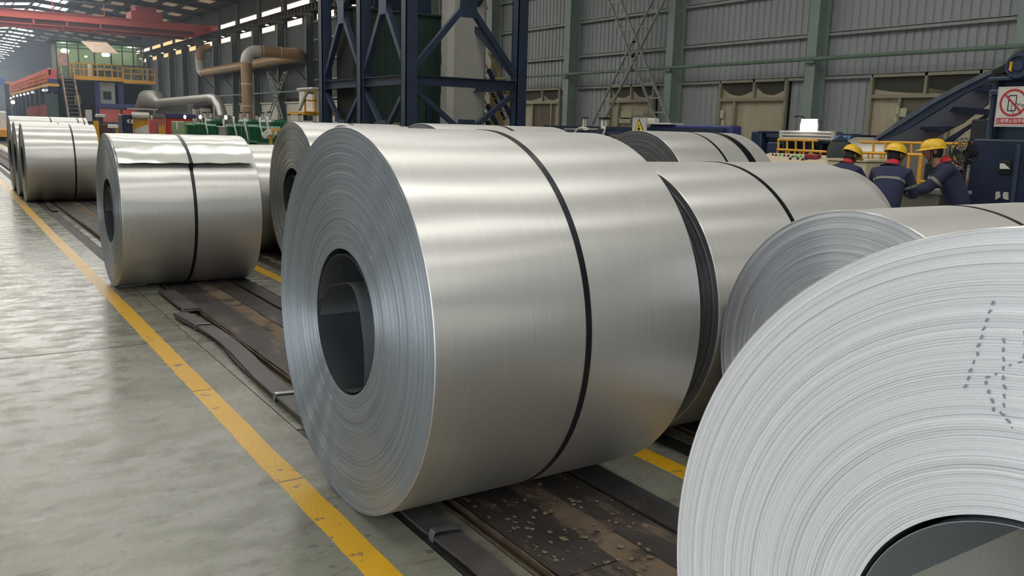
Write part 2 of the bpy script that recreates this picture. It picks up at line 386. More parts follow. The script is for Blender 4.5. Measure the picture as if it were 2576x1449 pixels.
# ------------------------------------------------------------------ walls and roof
def corrugated(name, X, y0, y1, z0, z1, pitch, depth, m, parent=None, side=-1):
    b = MB(); n = int((y1-y0)/pitch); p = (y1-y0)/n; prof = []
    for i in range(n):
        a = y0+i*p
        prof += [(a, 0), (a+p*.62, 0), (a+p*.72, 1), (a+p*.90, 1)]
    prof.append((y1, 0)); k = len(prof)
    vs = [(X-side*0+depth*q, y, z) for z in (z0, z1) for y, q in prof]
    fs = [(i, i+1, k+i+1, k+i) for i in range(k-1)]
    return b.add(vs, fs).build(name, m, parent)
COLY = [-6.7+5.93*i for i in range(0, 40)]; COLY = [17.0+5.93*(i-4) for i in range(40) if 17.0+5.93*(i-4) < HY1]
wall_right = tag(MB().box(22.12, 22.4, HY0, HY1, 0, 11.6).build('wall_right', mat('outer_wall', rgb(70, 72, 70), 0.8)), kind='structure')
# cladding sheets between the girts: each bay of each storey is one sheet
GZ = [3.38, 4.61, 5.93, 7.25, 8.42]
for i, cy in enumerate(COLY[:-1]):
    y0, y1 = cy, COLY[i+1]
    if y0 > 60:
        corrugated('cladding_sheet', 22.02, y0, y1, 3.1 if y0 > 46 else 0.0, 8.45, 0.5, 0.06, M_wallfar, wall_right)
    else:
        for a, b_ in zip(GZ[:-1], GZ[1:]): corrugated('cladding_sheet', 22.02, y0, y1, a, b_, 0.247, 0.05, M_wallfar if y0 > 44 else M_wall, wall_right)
        if y0 > 46: pass
    if y0 <= 58:
        for z in GZ:
            MB().box(21.86, 22.02, y0+.14, y1-.14, z-0.02, z+0.02).box(21.86, 21.88, y0+.14, y1-.14, z-.10, z).build('girt', M_girt, wall_right)
M_plinth = mat('pale_plinth', rgb(214, 210, 198), 0.7, 0.0, 0.08, 0.8)
MB().box(21.9, 22.1, 46.6, HY1, 0, 3.06).build('plinth', M_plinth, wall_right)
MB().box(21.8, 22.1, 46.6, HY1, 3.06, 3.16).build('plinth_cap', M_plinth, wall_right)

M_frame = mat('window_frame', rgb(168, 162, 142), 0.45, 0.2, 0.06)
M_curtain = mat('beige_curtain', rgb(238, 224, 194), 0.85, 0.0, 0.12, 1.4)
M_glass = mat('dirty_pane', rgb(120, 118, 108), 0.12, 0.0, var=0, alpha=0.12)
M_paper = mat('pale_paper', rgb(200, 205, 170), 0.8, 0.0, 0.05)
def curtain_window(idx, y0, y1, z0, z1, zt, mull, top_sag=0.5, open_part=None):
    w = tag(thing('window_%d' % idx, None, None, (21.95, y0, z0)), kind='structure')
    b = MB(); X0, X1 = 21.80, 21.92
    for y in (y0, y1): b.box(X0, X1, y-.04, y+.04, z0, z1)
    b.box(X0, X1, y0, y1, z1-.08, z1); b.box(X0, X1, y0, y1, z0, z0+.06); b.box(X0-.02, X1, y0, y1, zt-.05, zt+.05)
    b.build('window_frame', M_frame, w)
    for y in mull[0]: MB().box(X0, X1, y-.035, y+.035, zt, z1).build('mullion', M_frame, w)
    for y in mull[1]: MB().box(X0, X1, y-.04, y+.04, z0, zt).build('mullion', M_frame, w)
    tops = [y0]+list(mull[0])+[y1]; bots = [y0]+list(mull[1])+[y1]
    for a, c in zip(tops[:-1], tops[1:]): MB().box(21.86, 21.866, a+.03, c-.03, zt+.04, z1-.07).build('pane', M_glass, w)
    for a, c in zip(bots[:-1], bots[1:]): MB().box(21.86, 21.866, a+.03, c-.03, z0+.05, zt-.04).build('pane', M_glass, w)
    MB().box(22.0, 22.03, y0, y1, z0, z1).build('backing', mat('dark_behind_glass', rgb(72, 72, 66), 0.6, 0.0, 0.15, 0.8), w)
    # curtain: pleated cloth behind the lower panes, sagging swags in the upper ones
    n = int((y1-y0)/0.05)
    yend = y1 if open_part is None else open_part
    vs = []; fs = []; rows = 6
    n = max(8, int((yend-y0)/0.06))
    for j in range(rows):
        z = z0+.04+(zt-z0-.05)*j/(rows-1)
        for i in range(n+1):
            y = y0+(yend-y0)*i/n
            vs.append((21.955+0.018*math.sin(y*9+idx)+0.012*math.sin(y*23), y, z))
    for j in range(rows-1):
        for i in range(n): fs.append((j*(n+1)+i, j*(n+1)+i+1, (j+1)*(n+1)+i+1, (j+1)*(n+1)+i))
    MB().add(vs, fs).build('curtain', M_curtain, w, smooth=True)
    for a, c in zip(tops[:-1], tops[1:]):
        if top_sag <= 0: continue
        vs = []; n = 14
        for i in range(n+1):
            t = i/n; y = a+(c-a)*t; sag = top_sag*(0.35+0.65*(2*t-1)**2)*(z1-zt)
            vs += [(21.955+0.02*math.sin(t*9), y, zt), (21.95+0.03*math.sin(t*14+1), y, zt+sag)]
        MB().add(vs, [(2*i, 2*i+2, 2*i+3, 2*i+1) for i in range(n)]).build('curtain', M_curtain, w, smooth=True)
    return w
ZT = P(2256, 242, X=21.85).z
curtain_window(1, 11.3, 15.25, 0.9, 3.36, ZT, ((P(2332, 200, X=21.85).y, P(2469, 200, X=21.85).y), (P(2262, 280, X=21.85).y, P(2388, 280, X=21.85).y)), 0.35)
curtain_window(2, 18.2, 20.9, 0.9, 3.36, ZT-.02, ((P(1898, 225, X=21.85).y,), (P(1848, 280, X=21.85).y,)), 0.6)
curtain_window(3, 24.15, 26.6, 0.9, 3.36, ZT, ((P(1589, 235, X=21.85).y,), (P(1556, 280, X=21.85).y,)), 0.6)
curtain_window(4, 29.9, 33.5, 0.9, 3.36, ZT, ((P(1365, 245, X=21.85).y,), (P(1341, 280, X=21.85).y, P(1388, 280, X=21.85).y)), 0.5)
for (a, b_) in ((5.1, 11.26), (15.3, 18.15), (20.95, 24.1), (26.65, 29.85), (33.55, 46.6)):
    corrugated('cladding_sheet', 22.02, a, b_, 0, 3.36, 0.247, 0.05, M_wall, wall_right)
corrugated('cladding_sheet', 22.02, -30, 5.1, 0, 3.36, 0.247, 0.05, M_wall, wall_right)
# papers stuck on the window panes
for (px, py, w_, h_) in ((1575, 289, 26, 20), (1606, 286, 24, 14), (1572, 303, 28, 14), (1816, 287, 7, 20), (1818, 310, 7, 14), (2258, 276, 6, 20), (2272, 283, 14, 22), (2252, 301, 6, 12), (2262, 313, 8, 12)):
    a = P(px-w_/2, py-h_/2, X=21.79); c = P(px+w_/2, py+h_/2, X=21.79)
    MB().box(21.783, 21.79, a.y, c.y, a.z, c.z).build('window_notice', M_paper, wall_right)

# main wall columns with the pipe that runs along them
for y in COLY:
    if y < -10: continue
    b = MB().box(21.35, 21.37, y-.17, y+.17, 0, 9.0).box(21.83, 21.86, y-.17, y+.17, 0, 11.5).box(21.37, 21.83, y-.01, y+.01, 0, 9.0).box(21.3, 21.86, y-.2, y+.2, 0, 0.03)
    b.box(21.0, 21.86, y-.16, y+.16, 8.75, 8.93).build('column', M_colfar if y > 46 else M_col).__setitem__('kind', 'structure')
wp = thing('wall_pipe', 'thin green pipe running level along the right wall columns', 'pipe', (21.3, 5, 3.9))
zp = P(1440, 186, X=21.28).z
MB().tube([(21.28, y, zp) for y in (5, 11, 17, 23, 29, 41, 58, 120)], 0.055, 8).build('pipe_run', M_greenpipe, wp, smooth='auto')
for y in COLY:
    if 4 < y < 118: MB().box(21.22, 21.36, y-.2, y+.1, zp-.12, zp-.05).build('bracket', M_greenpipe, wp)

# clerestory strips: lit panes above and below the crane beam
M_winlit = mat('lit_clerestory_pane', rgb(250, 235, 200), 0.4, var=0, emit=(1.0, 0.86, 0.62, 1), estr=WINDOW_POWER)
M_winwarm = mat('sunlit_orange_pane', rgb(250, 190, 120), 0.4, var=0, emit=(1.0, 0.60, 0.28, 1), estr=WINDOW_POWER*0.7)
def strip(x_in, x_out, sgn):
    n = 20 if sgn > 0 else 40
    for i, y in enumerate(COLY[:-1]):
        if y > 120 or y < -12: continue
        w = tag(thing('window_%d' % (n+i), None, None, (x_in, y, 8.5)), kind='structure')
        mt = M_winwarm if 86 < y < 110 else M_winlit
        for (a, b_, z0, z1) in ((y+.9, y+5.4, 9.36, 10.04), (y+2.4, y+5.4, 8.48, 8.86)):
            nb = 6 if z0 > 9 else 4
            for k in range(nb):
                q0 = a+(b_-a)*k/nb; q1 = a+(b_-a)*(k+1)/nb
                MB().box(x_in, x_in+.02, q0+.02, q1-.02, z0, z1).build('pane', mt, w)
            MB().box(x_in-.01, x_in+.05, a-.08, b_+.08, z0-.06, z0).box(x_in-.01, x_in+.05, a-.08, b_+.08, z1, z1+.06).build('window_frame', M_frame, w)
strip(21.98, 22.0, 1)
MB().box(22.03, 22.1, HY0, HY1, 8.42, 11.6).build('upper_cladding', M_steel_dark, wall_right)
for i, y in enumerate(COLY[:-1]):   # crane runway beam, one length per bay
    if y > 200: continue
    b = MB().hbeam((21.1, y, 9.12), (21.1, y+5.9, 9.12), 0.3, 0.42)
    for k in range(9): b.box(20.98, 21.22, y+.3+k*.65, y+.36+k*.65, 8.93, 9.3)
    tag(b.build('trim_%d' % (1+i), M_steel_dark), kind='structure')
lamp0 = None
for i, y in enumerate(COLY):
    if 30 < y < 112:
        if lamp0 is None:
            lamp0 = thing('wall_lamp', 'small round white lamp under the crane runway beam', 'lamp', (20.9, y+.8, 8.8), 'small lamps under the crane runway beam')
            MB().lathe([(-.16, .02), (-.14, .14), (0, .10), (.04, 0)], 12, 'Z', (20.9, y+.8, 8.8)).build('lamp_shade', M_grey, lamp0, smooth='auto')
            MB().lathe([(-.17, 0), (-.17, .12), (-.14, .13)], 12, 'Z', (20.9, y+.8, 8.8)).build('bulb', M_lamp, lamp0)
        else: dup(lamp0, (20.9, y+.8, 8.8))

# left wall with an unseen goods door, added as a light opening; end walls
DY0, DY1, DZ = -6.5, 2.5, 5.0
b = MB().box(-4.3, -4.05, HY0, DY0, 0, 11.6).box(-4.3, -4.05, DY1, HY1, 0, 11.6).box(-4.3, -4.05, DY0, DY1, DZ, 11.6)
wall_left = tag(b.build('wall_left', mat('left_wall_paint', rgb(150, 152, 150), 0.6, 0, 0.08)), kind='structure')
tag(MB().box(HX0-.3, HX1+.4, HY1, HY1+.3, 0, 14).build('wall_far', mat('hazed_far_wall', rgb(96, 108, 128), 0.8)), kind='structure')  # bluish haze put into the far wall's colour
tag(MB().box(HX0-.3, HX1+.4, HY0-.3, HY0, 0, 14).build('wall_back', mat('back_wall_paint', rgb(120, 122, 120), 0.7)), kind='structure')

RX, RZ, SL = 9.0, 12.83, 0.10
def roofz(x): return RZ-SL*abs(x-RX)
ceiling = tag(MB().prism([(HX0-.3, HY0, roofz(HX0)), (RX, HY0, RZ), (HX1+.4, HY0, roofz(HX1)), (HX1+.4, HY0, roofz(HX1)+.3), (RX, HY0, RZ+.3), (HX0-.3, HY0, roofz(HX0)+.3)], (0, HY1-HY0, 0)).build('ceiling', M_roof), kind='structure')
M_sky = mat('translucent_roof_panel', rgb(240, 245, 245), 0.5, var=0, emit=(1.0, 0.985, 0.93, 1), estr=SKYLIGHT_POWER)
M_skydim = mat('dusty_roof_panel', rgb(150, 128, 100), 0.6, 0.0, 0.2, 1.0, emit=(0.55, 0.42, 0.28, 1), estr=0.25)
bay = 5.93; SW = 0.75
xs = [-2.4, -0.9, 0.6, 1.0, 2.5, 2.9, 4.4, 5.9, 6.3, 7.2, 8.75, 9.25, 10.0, 10.3, 11.5, 12.0]
cells = [(-2.6, -1.3), (-1.1, 0.2), (0.4, 0.9), (1.1, 2.6), (2.8, 4.2), (4.4, 4.9), (5.1, 6.6), (6.8, 7.3), (7.5, 8.8), (9.2, 9.6), (9.8, 10.9), (11.1, 11.5), (11.75, 12.2)]
dim = [(12.9, 13.9), (14.6, 15.6), (16.3, 17.3), (18.0, 19.0), (19.7, 20.7)]
nrow = 0
for k in range(-5, 38):
    yc = 8.1+bay*k
    if not HY0+3 < yc < HY1-3: continue
    far = yc > 140 or yc < 40; SW = 0.75 if yc < 50 else 1.2
    allb = MB()
    for a, c in cells:
        if c > 11.6 and k % 2: continue
        b = allb if far else MB()
        za, zc = roofz(a)-.05, roofz(c)-.05
        b.add([(a, yc-SW, za), (c, yc-SW, zc), (c, yc+SW, zc), (a, yc+SW, za), (a, yc-SW, za+.04), (c, yc-SW, zc+.04), (c, yc+SW, zc+.04), (a, yc+SW, za+.04)],
              [(0, 3, 2, 1), (4, 5, 6, 7), (0, 1, 5, 4), (1, 2, 6, 5), (2, 3, 7, 6), (3, 0, 4, 7)])
        if not far: b.build('skylight_panel', M_sky, ceiling)
    if far: allb.build('skylight_strip', M_sky, ceiling)
    if 20 < yc < 150:
        for a, c in dim:
            b = MB(); za, zc = roofz(a)-.04, roofz(c)-.04
            b.add([(a, yc-.9, za), (c, yc-.9, zc), (c, yc+.9, zc), (a, yc+.9, za), (a, yc-.9, za+.03), (c, yc-.9, zc+.03), (c, yc+.9, zc+.03), (a, yc+.9, za+.03)],
                  [(0, 3, 2, 1), (4, 5, 6, 7), (0, 1, 5, 4), (1, 2, 6, 5), (2, 3, 7, 6), (3, 0, 4, 7)])
            b.build('dusty_panel', M_skydim, ceiling)
for i, y in enumerate(COLY):   # portal frame rafters
    if y > 220: continue
    b = MB()
    for (xa, xb) in ((HX0, RX), (RX, HX1)): b.hbeam((xa, y, roofz(xa)-.13), (xb, y, roofz(xb)-.13), 0.22, 0.22)
    tag(b.build('rafter', M_steel_dark, ceiling))
for x in (-2.5, -1.2, .3, 1.0, 2.7, 4.3, 5.0, 6.7, 7.4, 8.9, 9.1, 9.7, 11.0, 11.6, 12.6, 14.2, 15.9, 17.6, 19.3, 21):
    MB().box(x-.04, x+.04, HY0, HY1, roofz(x)-.13, roofz(x)-.05).build('purlin', M_steel_dark, ceiling)

#@@COILS
# ------------------------------------------------------------------ steel coils
COIL_FACE = {}
def coil(X, Y, R, L, label, straps=((0.65, 0.03),), rin=0.305, seed=1, tone=1.0, facetone=1.0, rings=70, relief=0.0012, seg=128, facecol=None, bodyrough=0.31, telescoped=0.0, facemetal=0.6, facerough=0.40, z0=0.0, facevar=0.10, flow=1.0):
    rnd = random.Random(seed)
    t = thing('steel_coil', label, 'steel coil', (X, Y, z0)); ctr = Vector((X, Y, R+z0))
    mb = sheet_metal('rolled_sheet_%d' % seed, tuple(c*tone for c in rgb(211, 210, 206)[:3]), bodyrough)
    fc = facecol or rgb(165, 168, 170)
    mf = sheet_metal('wound_edges_%d' % seed, tuple(c*facetone for c in fc[:3]), facerough, aniso=0.9, rot=0.25, face=True, metal=facemetal, var=facevar, fscale=flow)
    def part(b, name, m, smooth='auto', parent=None):
        o = b.build(name, m, t, smooth=smooth, local=True, loc=(0, 0, R)); return o
    part(MB().lathe([(0.0, R-.0025), (0.002, R-.0004), (0.006, R), (L-.006, R), (L-.002, R-.0004), (L, R-.0025)], seg, 'X'), 'outer_wrap', mb, True)
    for s, x in ((1, 0.0), (-1, L)):
        prof = []; n = rings; off = 0.0
        big = [rnd.gauss(0, 1) for _ in range(n+1)]
        for i in range(n+1):
            r = rin+(R-.0025-rin)*i/n
            o_ = relief*big[i]*(1.0 if i not in (0, n) else 0)+telescoped*math.sin(3.1*i/n+seed)
            if i == n: o_ = 0
            prof.append((x+s*o_, r))
            if i < n: prof.append((x+s*(o_+relief*.3), r+(R-.0025-rin)/n*.82))
        part(MB().lathe(prof, seg, 'X'), 'end_face', mf)
    part(MB().lathe([(0.0, rin), (L, rin)], 64, 'X'), 'bore', mat('shaded_bore_sheet', rgb(70, 73, 76), 0.5, 0.5, 0.12), True)  # shade inside the bore put into a darker sheet colour
    for (sx, sw) in straps:
        b = MB().lathe([(sx-sw/2, R), (sx-sw/2, R+.0022), (sx+sw/2, R+.0022), (sx+sw/2, R)], seg, 'X')
        part(b, 'strap', M_strap)
    return t
cA = coil(1.355, 3.312, 0.797, 1.25, 'large silver steel coil, the biggest in front, single black strap, hollow bore facing the walkway', ((0.66, 0.027),), seed=11, rings=150, relief=0.0009, seg=256, facecol=rgb(150, 156, 160))
cB = coil(1.33, 9.09, 0.731, 1.26, 'steel coil beside the yellow line whose loose outer sheet end lifts open', ((0.64, 0.03),), seed=12, rings=60, facecol=rgb(168, 172, 176))
cC = coil(1.335, 19.04, 0.735, 1.25, 'distant front-row coil just behind the coil with the lifted sheet', ((0.82, 0.03),), seed=13, rings=30, seg=96)
cC2 = coil(1.32, 20.53, 0.745, 1.25, 'distant front-row coil wedged between two others, only its thin end visible', ((0.8, 0.03),), seed=14, rings=30, seg=96)
cC3 = coil(1.33, 22.08, 0.80, 1.52, 'farthest and taller coil of the front row, three thin straps', ((0.79, 0.03), (1.33, 0.03), (1.45, 0.03)), seed=15, rings=30, seg=96)
cJ = coil(1.31, 0.551, 0.744, 1.25, 'closest coil at the bottom right, bright ridged end with pen marks', ((0.7, 0.03),), seed=16, rings=95, relief=0.0022, seg=256, facecol=rgb(212, 211, 210), facemetal=0.3, facerough=0.5, telescoped=0.003, facevar=0.09, flow=0.8)
cI = coil(3.03, 2.13, 0.66, 1.35, 'low coil just behind the closest coil, dark grey layered end', ((0.75, 0.03),), seed=17, rings=60, relief=0.0018, seg=192, facecol=rgb(205, 206, 208))
cE = coil(3.01, 3.517, 0.725, 1.53, 'steel coil right behind the biggest coil, scratched top and one strap', ((0.66, 0.03),), seed=18, rings=60, relief=0.0035, seg=192, facecol=rgb(120, 122, 124))
cG = coil(3.2, 6.215, 0.815, 1.25, 'second-row coil with a dark domed end peeping over the biggest coil', ((0.7, 0.03),), seed=19, rings=40, facecol=rgb(130, 132, 134))
cF = coil(3.2, 7.835, 0.80, 1.25, 'second-row coil almost hidden, only a sliver of end above the biggest coil', ((0.7, 0.03),), seed=20, rings=40, facecol=rgb(130, 132, 134))
cD = coil(3.27, 9.45, 0.81, 1.25, 'second-row coil with tan-grey end and dark bore, left of the biggest coil', ((0.65, 0.03),), seed=21, rings=50, facecol=rgb(150, 150, 148))
cD2 = coil(2.97, 10.94, 0.665, 1.25, 'second-row coil showing between the lifted-sheet coil and the tan-ended coil', ((P(683, 365, Z=1.31).x-2.97, 0.03),), seed=22, rings=40)
cH = coil(5.9, 6.73, 0.812, 1.3, 'third-row coil with two straps, one broad and black, before the warning sign', ((0.65, 0.03), (1.02, 0.10)), seed=23, rings=40, facecol=rgb(118, 119, 120))
cK = coil(5.55, 4.95, 0.67, 1.17, 'third-row coil, only its bright shoulder showing beside the hunched workers', ((0.4, 0.03),), seed=24, rings=40)

# loose sheet ends -------------------------------------------------
def sheet_arc(pts, x0, x1, name, parent, m, th=0.0015, wav=0.0, nx=1, R=0.0, seed=0):
    """thin sheet following (y,z) points in the coil's cross-section, running along the axis"""
    rnd = random.Random(seed); n = len(pts); vs = []; fs = []
    for s_ in (0, 1):
        for j in range(nx+1):
            x = x0+(x1-x0)*j/nx
            for i, (y, z) in enumerate(pts):
                a = pts[max(i-1, 0)]; c = pts[min(i+1, n-1)]; dy, dz = c[0]-a[0], c[1]-a[1]; l = math.hypot(dy, dz) or 1
                w = wav*math.sin(j*1.7+i*.9)*(i/n)**2+rnd.uniform(-1, 1)*wav*.2*(i == n-1)
                vs.append((x, y-dz/l*(th*s_+w), z+dy/l*(th*s_+w)))
    m_ = (nx+1)*n
    for s_ in (0, 1):
        for j in range(nx):
            for i in range(n-1):
                q = s_*m_+j*n+i; fs.append((q, q+1, q+n+1, q+n))
    for i in range(n-1): fs += [(i, i+1, m_+i+1, m_+i), (nx*n+i, nx*n+i+1, m_+nx*n+i+1, m_+nx*n+i)]
    for j in range(nx): fs += [(j*n, (j+1)*n, m_+(j+1)*n, m_+j*n), (j*n+n-1, (j+1)*n+n-1, m_+(j+1)*n+n-1, m_+j*n+n-1)]
    return MB().add(vs, fs).build(name, m, parent, smooth='auto', local=True, loc=(0, 0, R))
def spline(pts, k=6):
    out = []; n = len(pts)
    for i in range(n-1):
        p0, p1, p2, p3 = (Vector(pts[max(0, min(n-1, j))]) for j in (i-1, i, i+1, i+2))
        for s_ in range(k):
            t = s_/k; out.append(tuple(0.5*((2*p1)+(p2-p0)*t+(2*p0-5*p1+4*p2-p3)*t*t+(3*p1-p0-3*p2+p3)*t**3)))
    out.append(tuple(pts[-1])); return out
M_inner = sheet_metal('inner_tail_sheet', rgb(120, 124, 126)[:3], 0.42, metal=0.85)
sheet_arc(spline([(0.298, -0.03), (0.285, 0.03), (0.21, 0.107), (0.096, 0.144), (-0.003, 0.164), (-0.073, 0.149), (-0.133, 0.075), (-0.171, -0.048), (-0.181, -0.16), (-0.176, -0.24)]), 0.012, 1.23, 'inner_tail', cA, M_inner, R=0.797)
a_ = [math.radians(d) for d in range(80, -190, -10)]
sheet_arc([(0.299*math.sin(a), 0.288*math.cos(a)-.006) for a in a_], 0.004, 1.24, 'inner_tail', cA, M_inner, R=0.797)
# front coil: innermost wrap sagging away from the bore top, its cut end running along the bore
arc = [(0.299*math.sin(math.radians(d)), 0.297*math.cos(math.radians(d))-.005) for d in range(-100, 85, 5)]
M_inner2 = sheet_metal('inner_tail_shaded', rgb(128, 134, 136)[:3], 0.5, metal=0.1)  # darker copy: shade of the upper bore put into the colour
M_inner3 = sheet_metal('inner_tail_lit', rgb(196, 194, 180)[:3], 0.5, metal=0.1)  # paler copy: light entering the bore put into the colour
sheet_arc(arc, 0.004, 1.24, 'inner_tail', cJ, M_inner2, R=0.744)
arc = [(0.3025*math.sin(math.radians(d)), 0.3025*math.cos(math.radians(d))) for d in range(200, 79, -5)]
sheet_arc(arc, 0.004, 1.24, 'inner_tail', cJ, M_inner3, R=0.744)
for (co, r_, R_) in ((cB, 0.292, 0.731), (cD, 0.29, 0.81)):
    sheet_arc([(0.06+0.22*math.sin(math.radians(d)), -0.03+0.25*math.cos(math.radians(d))-(.0)) for d in range(-120, 100, 10)], 0.01, 1.2, 'inner_tail', co, M_inner, R=R_)
# lifted-sheet coil: outermost wrap ends on the walkway side, standing off the coil with a ragged edge
pts = []
for d in range(-60, 53, 4):
    t = max(0, (d-8)/44.0); r = 0.7335+0.05*t**2
    pts.append((-r*math.sin(math.radians(d)), r*math.cos(math.radians(d))))
M_flap = sheet_metal('lifted_sheet', rgb(222, 222, 216)[:3], 0.2, metal=0.95, flat=0.012)
sheet_arc(pts, 0.012, 1.235, 'loose_flap', cB, M_flap, wav=0.006, nx=16, R=0.731, seed=3)
sheet_arc([(y*(1+.005/.735), z*(1+.005/.735)) for y, z in pts]+[(-.7365*math.sin(math.radians(q)), .7365*math.cos(math.radians(q))) for q in (56, 60, 66)], 0.625, 0.655, 'strap', cB, M_strap, th=0.002, R=0.731)
# thin scraps of strapping at the biggest coil's top, pen marks on the nearest coil's end
M_ink = mat('pen_ink', rgb(118, 118, 128), 0.6, var=0)
def ink(parent, R_, x, strokes):
    b = MB()
    for (y0, z0, y1, z1, w) in strokes: b.beam((x, y0, z0), (x, y1, z1), w, 0.0008, up=(1, 0, 0))
    b.build('pen_marks', M_ink, parent, local=True, loc=(0, 0, R_))
st = []
rnd = random.Random(5)
def dashes(p, q, n, w=0.004):
    w *= .7
    for i in range(n):
        t0 = (i+.15)/n; t1 = (i+.62)/n
        st.append((p[0]+(q[0]-p[0])*t0, p[1]+(q[1]-p[1])*t0, p[0]+(q[0]-p[0])*t1+rnd.uniform(-.003, .003), p[1]+(q[1]-p[1])*t1, w))
dashes((.118, .625), (.145, .475), 11); dashes((.098, .572), (.083, .462), 8)
dashes((.115, .502), (.094, .452), 4, .005); dashes((.098, .517), (.119, .502), 2, .004); dashes((.09, .46), (.06, .435), 3)
dashes((.07, .59), (.062, .54), 3); dashes((.086, .53), (.062, .545), 2, .003)
ink(cJ, 0.744, -0.0055, st)

#@@BED
# ------------------------------------------------------------------ coil beds: boards, rubber strips, rusty guide rails
def strip_mesh(x0, x1, y0, y1, z0, z1, seed, jag=0.004, dy=0.12):
    rnd = random.Random(seed); n = max(2, int((y1-y0)/dy)); top, bot = [], []
    L_, R_ = [], []
    for i in range(n+1):
        y = y0+(y1-y0)*i/n; L_.append((x0+rnd.uniform(-jag, jag), y)); R_.append((x1+rnd.uniform(-jag, jag), y))
    m_ = n+1; vs = [(p[0], p[1], z) for z in (z0, z1) for p in L_+R_]
    for k in range(2*m_, 4*m_): vs[k] = (vs[k][0], vs[k][1], z1+rnd.uniform(-.0015, .0015))
    fs = [(2*m_+i, 3*m_+i, 3*m_+i+1, 2*m_+i+1) for i in range(n)]+[(i, 2*m_+i, 2*m_+i+1, i+1) for i in range(n)]+[(m_+i, m_+i+1, 3*m_+i+1, 3*m_+i) for i in range(n)]
    fs += [(0, m_, 3*m_, 2*m_), (n, 2*m_+n, 3*m_+n, m_+n)]
    return MB().add(vs, fs)
def coil_bed(x0, label, seed, ymax, w2=0.0):
    t = thing('coil_bed', label, 'coil bed', (x0, 0, 0)); rnd = random.Random(seed)
    def cuts(a, b, lo, hi):
        c = [a]
        while c[-1] < b: c.append(min(b, c[-1]+rnd.uniform(lo, hi)*(1 if c[-1] < 24 else 4)))
        return list(zip(c[:-1], c[1:]))
    for (a, c) in cuts(-4, ymax, 1.8, 2.6):
        strip_mesh(x0+.30, x0+.562, a+.004, c-.004, -.034, -.002, rnd.random(), .004, .15 if a < 12 else 1).build('board', M_board, t)
    for (a, c) in cuts(-3.2, ymax, 1.8, 2.6):
        strip_mesh(x0+.712, x0+.905, a+.004, c-.004, -.034, -.002, rnd.random(), .004, .15 if a < 12 else 1).build('board', M_board, t)
    for (a, c) in cuts(-4, ymax, 3, 5):
        strip_mesh(x0+.555, x0+.716, a, c, -.034, -.008, rnd.random(), .010, .06 if a < 10 else 1).build('dust_band', M_dust, t)
    gap = (4.3, 8.95) if x0 < 2 else (0, 0)
    if gap[1]: MB().box(x0+.0, x0+.137, gap[0], gap[1], -.034, -.001).build('filler_strip', M_floor, t)
    for (a, c) in cuts(-3, gap[0], 2.4, 3.4)[:] + (cuts(gap[1], ymax, 2.4, 3.4) if gap[1] else cuts(0, ymax, 2.4, 3.4)):
        strip_mesh(x0+.002, x0+.135, a+.006, c-.006, -.034, -.006, rnd.random(), .003, .15 if a < 12 else 1).build('rubber_strip', M_rubber, t)
    for (a, c) in cuts(-2, ymax, 2.4, 3.4):
        strip_mesh(x0+.935, x0+1.088, a+.006, c-.006, -.034, -.001, rnd.random(), .003, .15 if a < 12 else 1).build('rubber_strip', M_rubber, t)
    for xx in (.228, .283):
        for (a, c) in cuts(-4, ymax, 5.5, 6): strip_mesh(x0+xx-.005, x0+xx+.006, a, c, -.034, -.001, rnd.random(), .002, .08 if a < 10 else 1).build('guide_rail', M_rust, t)
    for (a, c) in cuts(-4, ymax, 5, 7): MB().box(x0+.14, x0+.218, a+.004, c-.004, -.034, -.005).build('filler_strip', M_floor, t)
    return t
coil_bed(1.488, 'dark dusty bed of boards, rubber strips and rusty rails under the front coils', 3, 60)
coil_bed(3.06, 'dark dusty bed of boards and strips under the second row of coils', 4, 40)

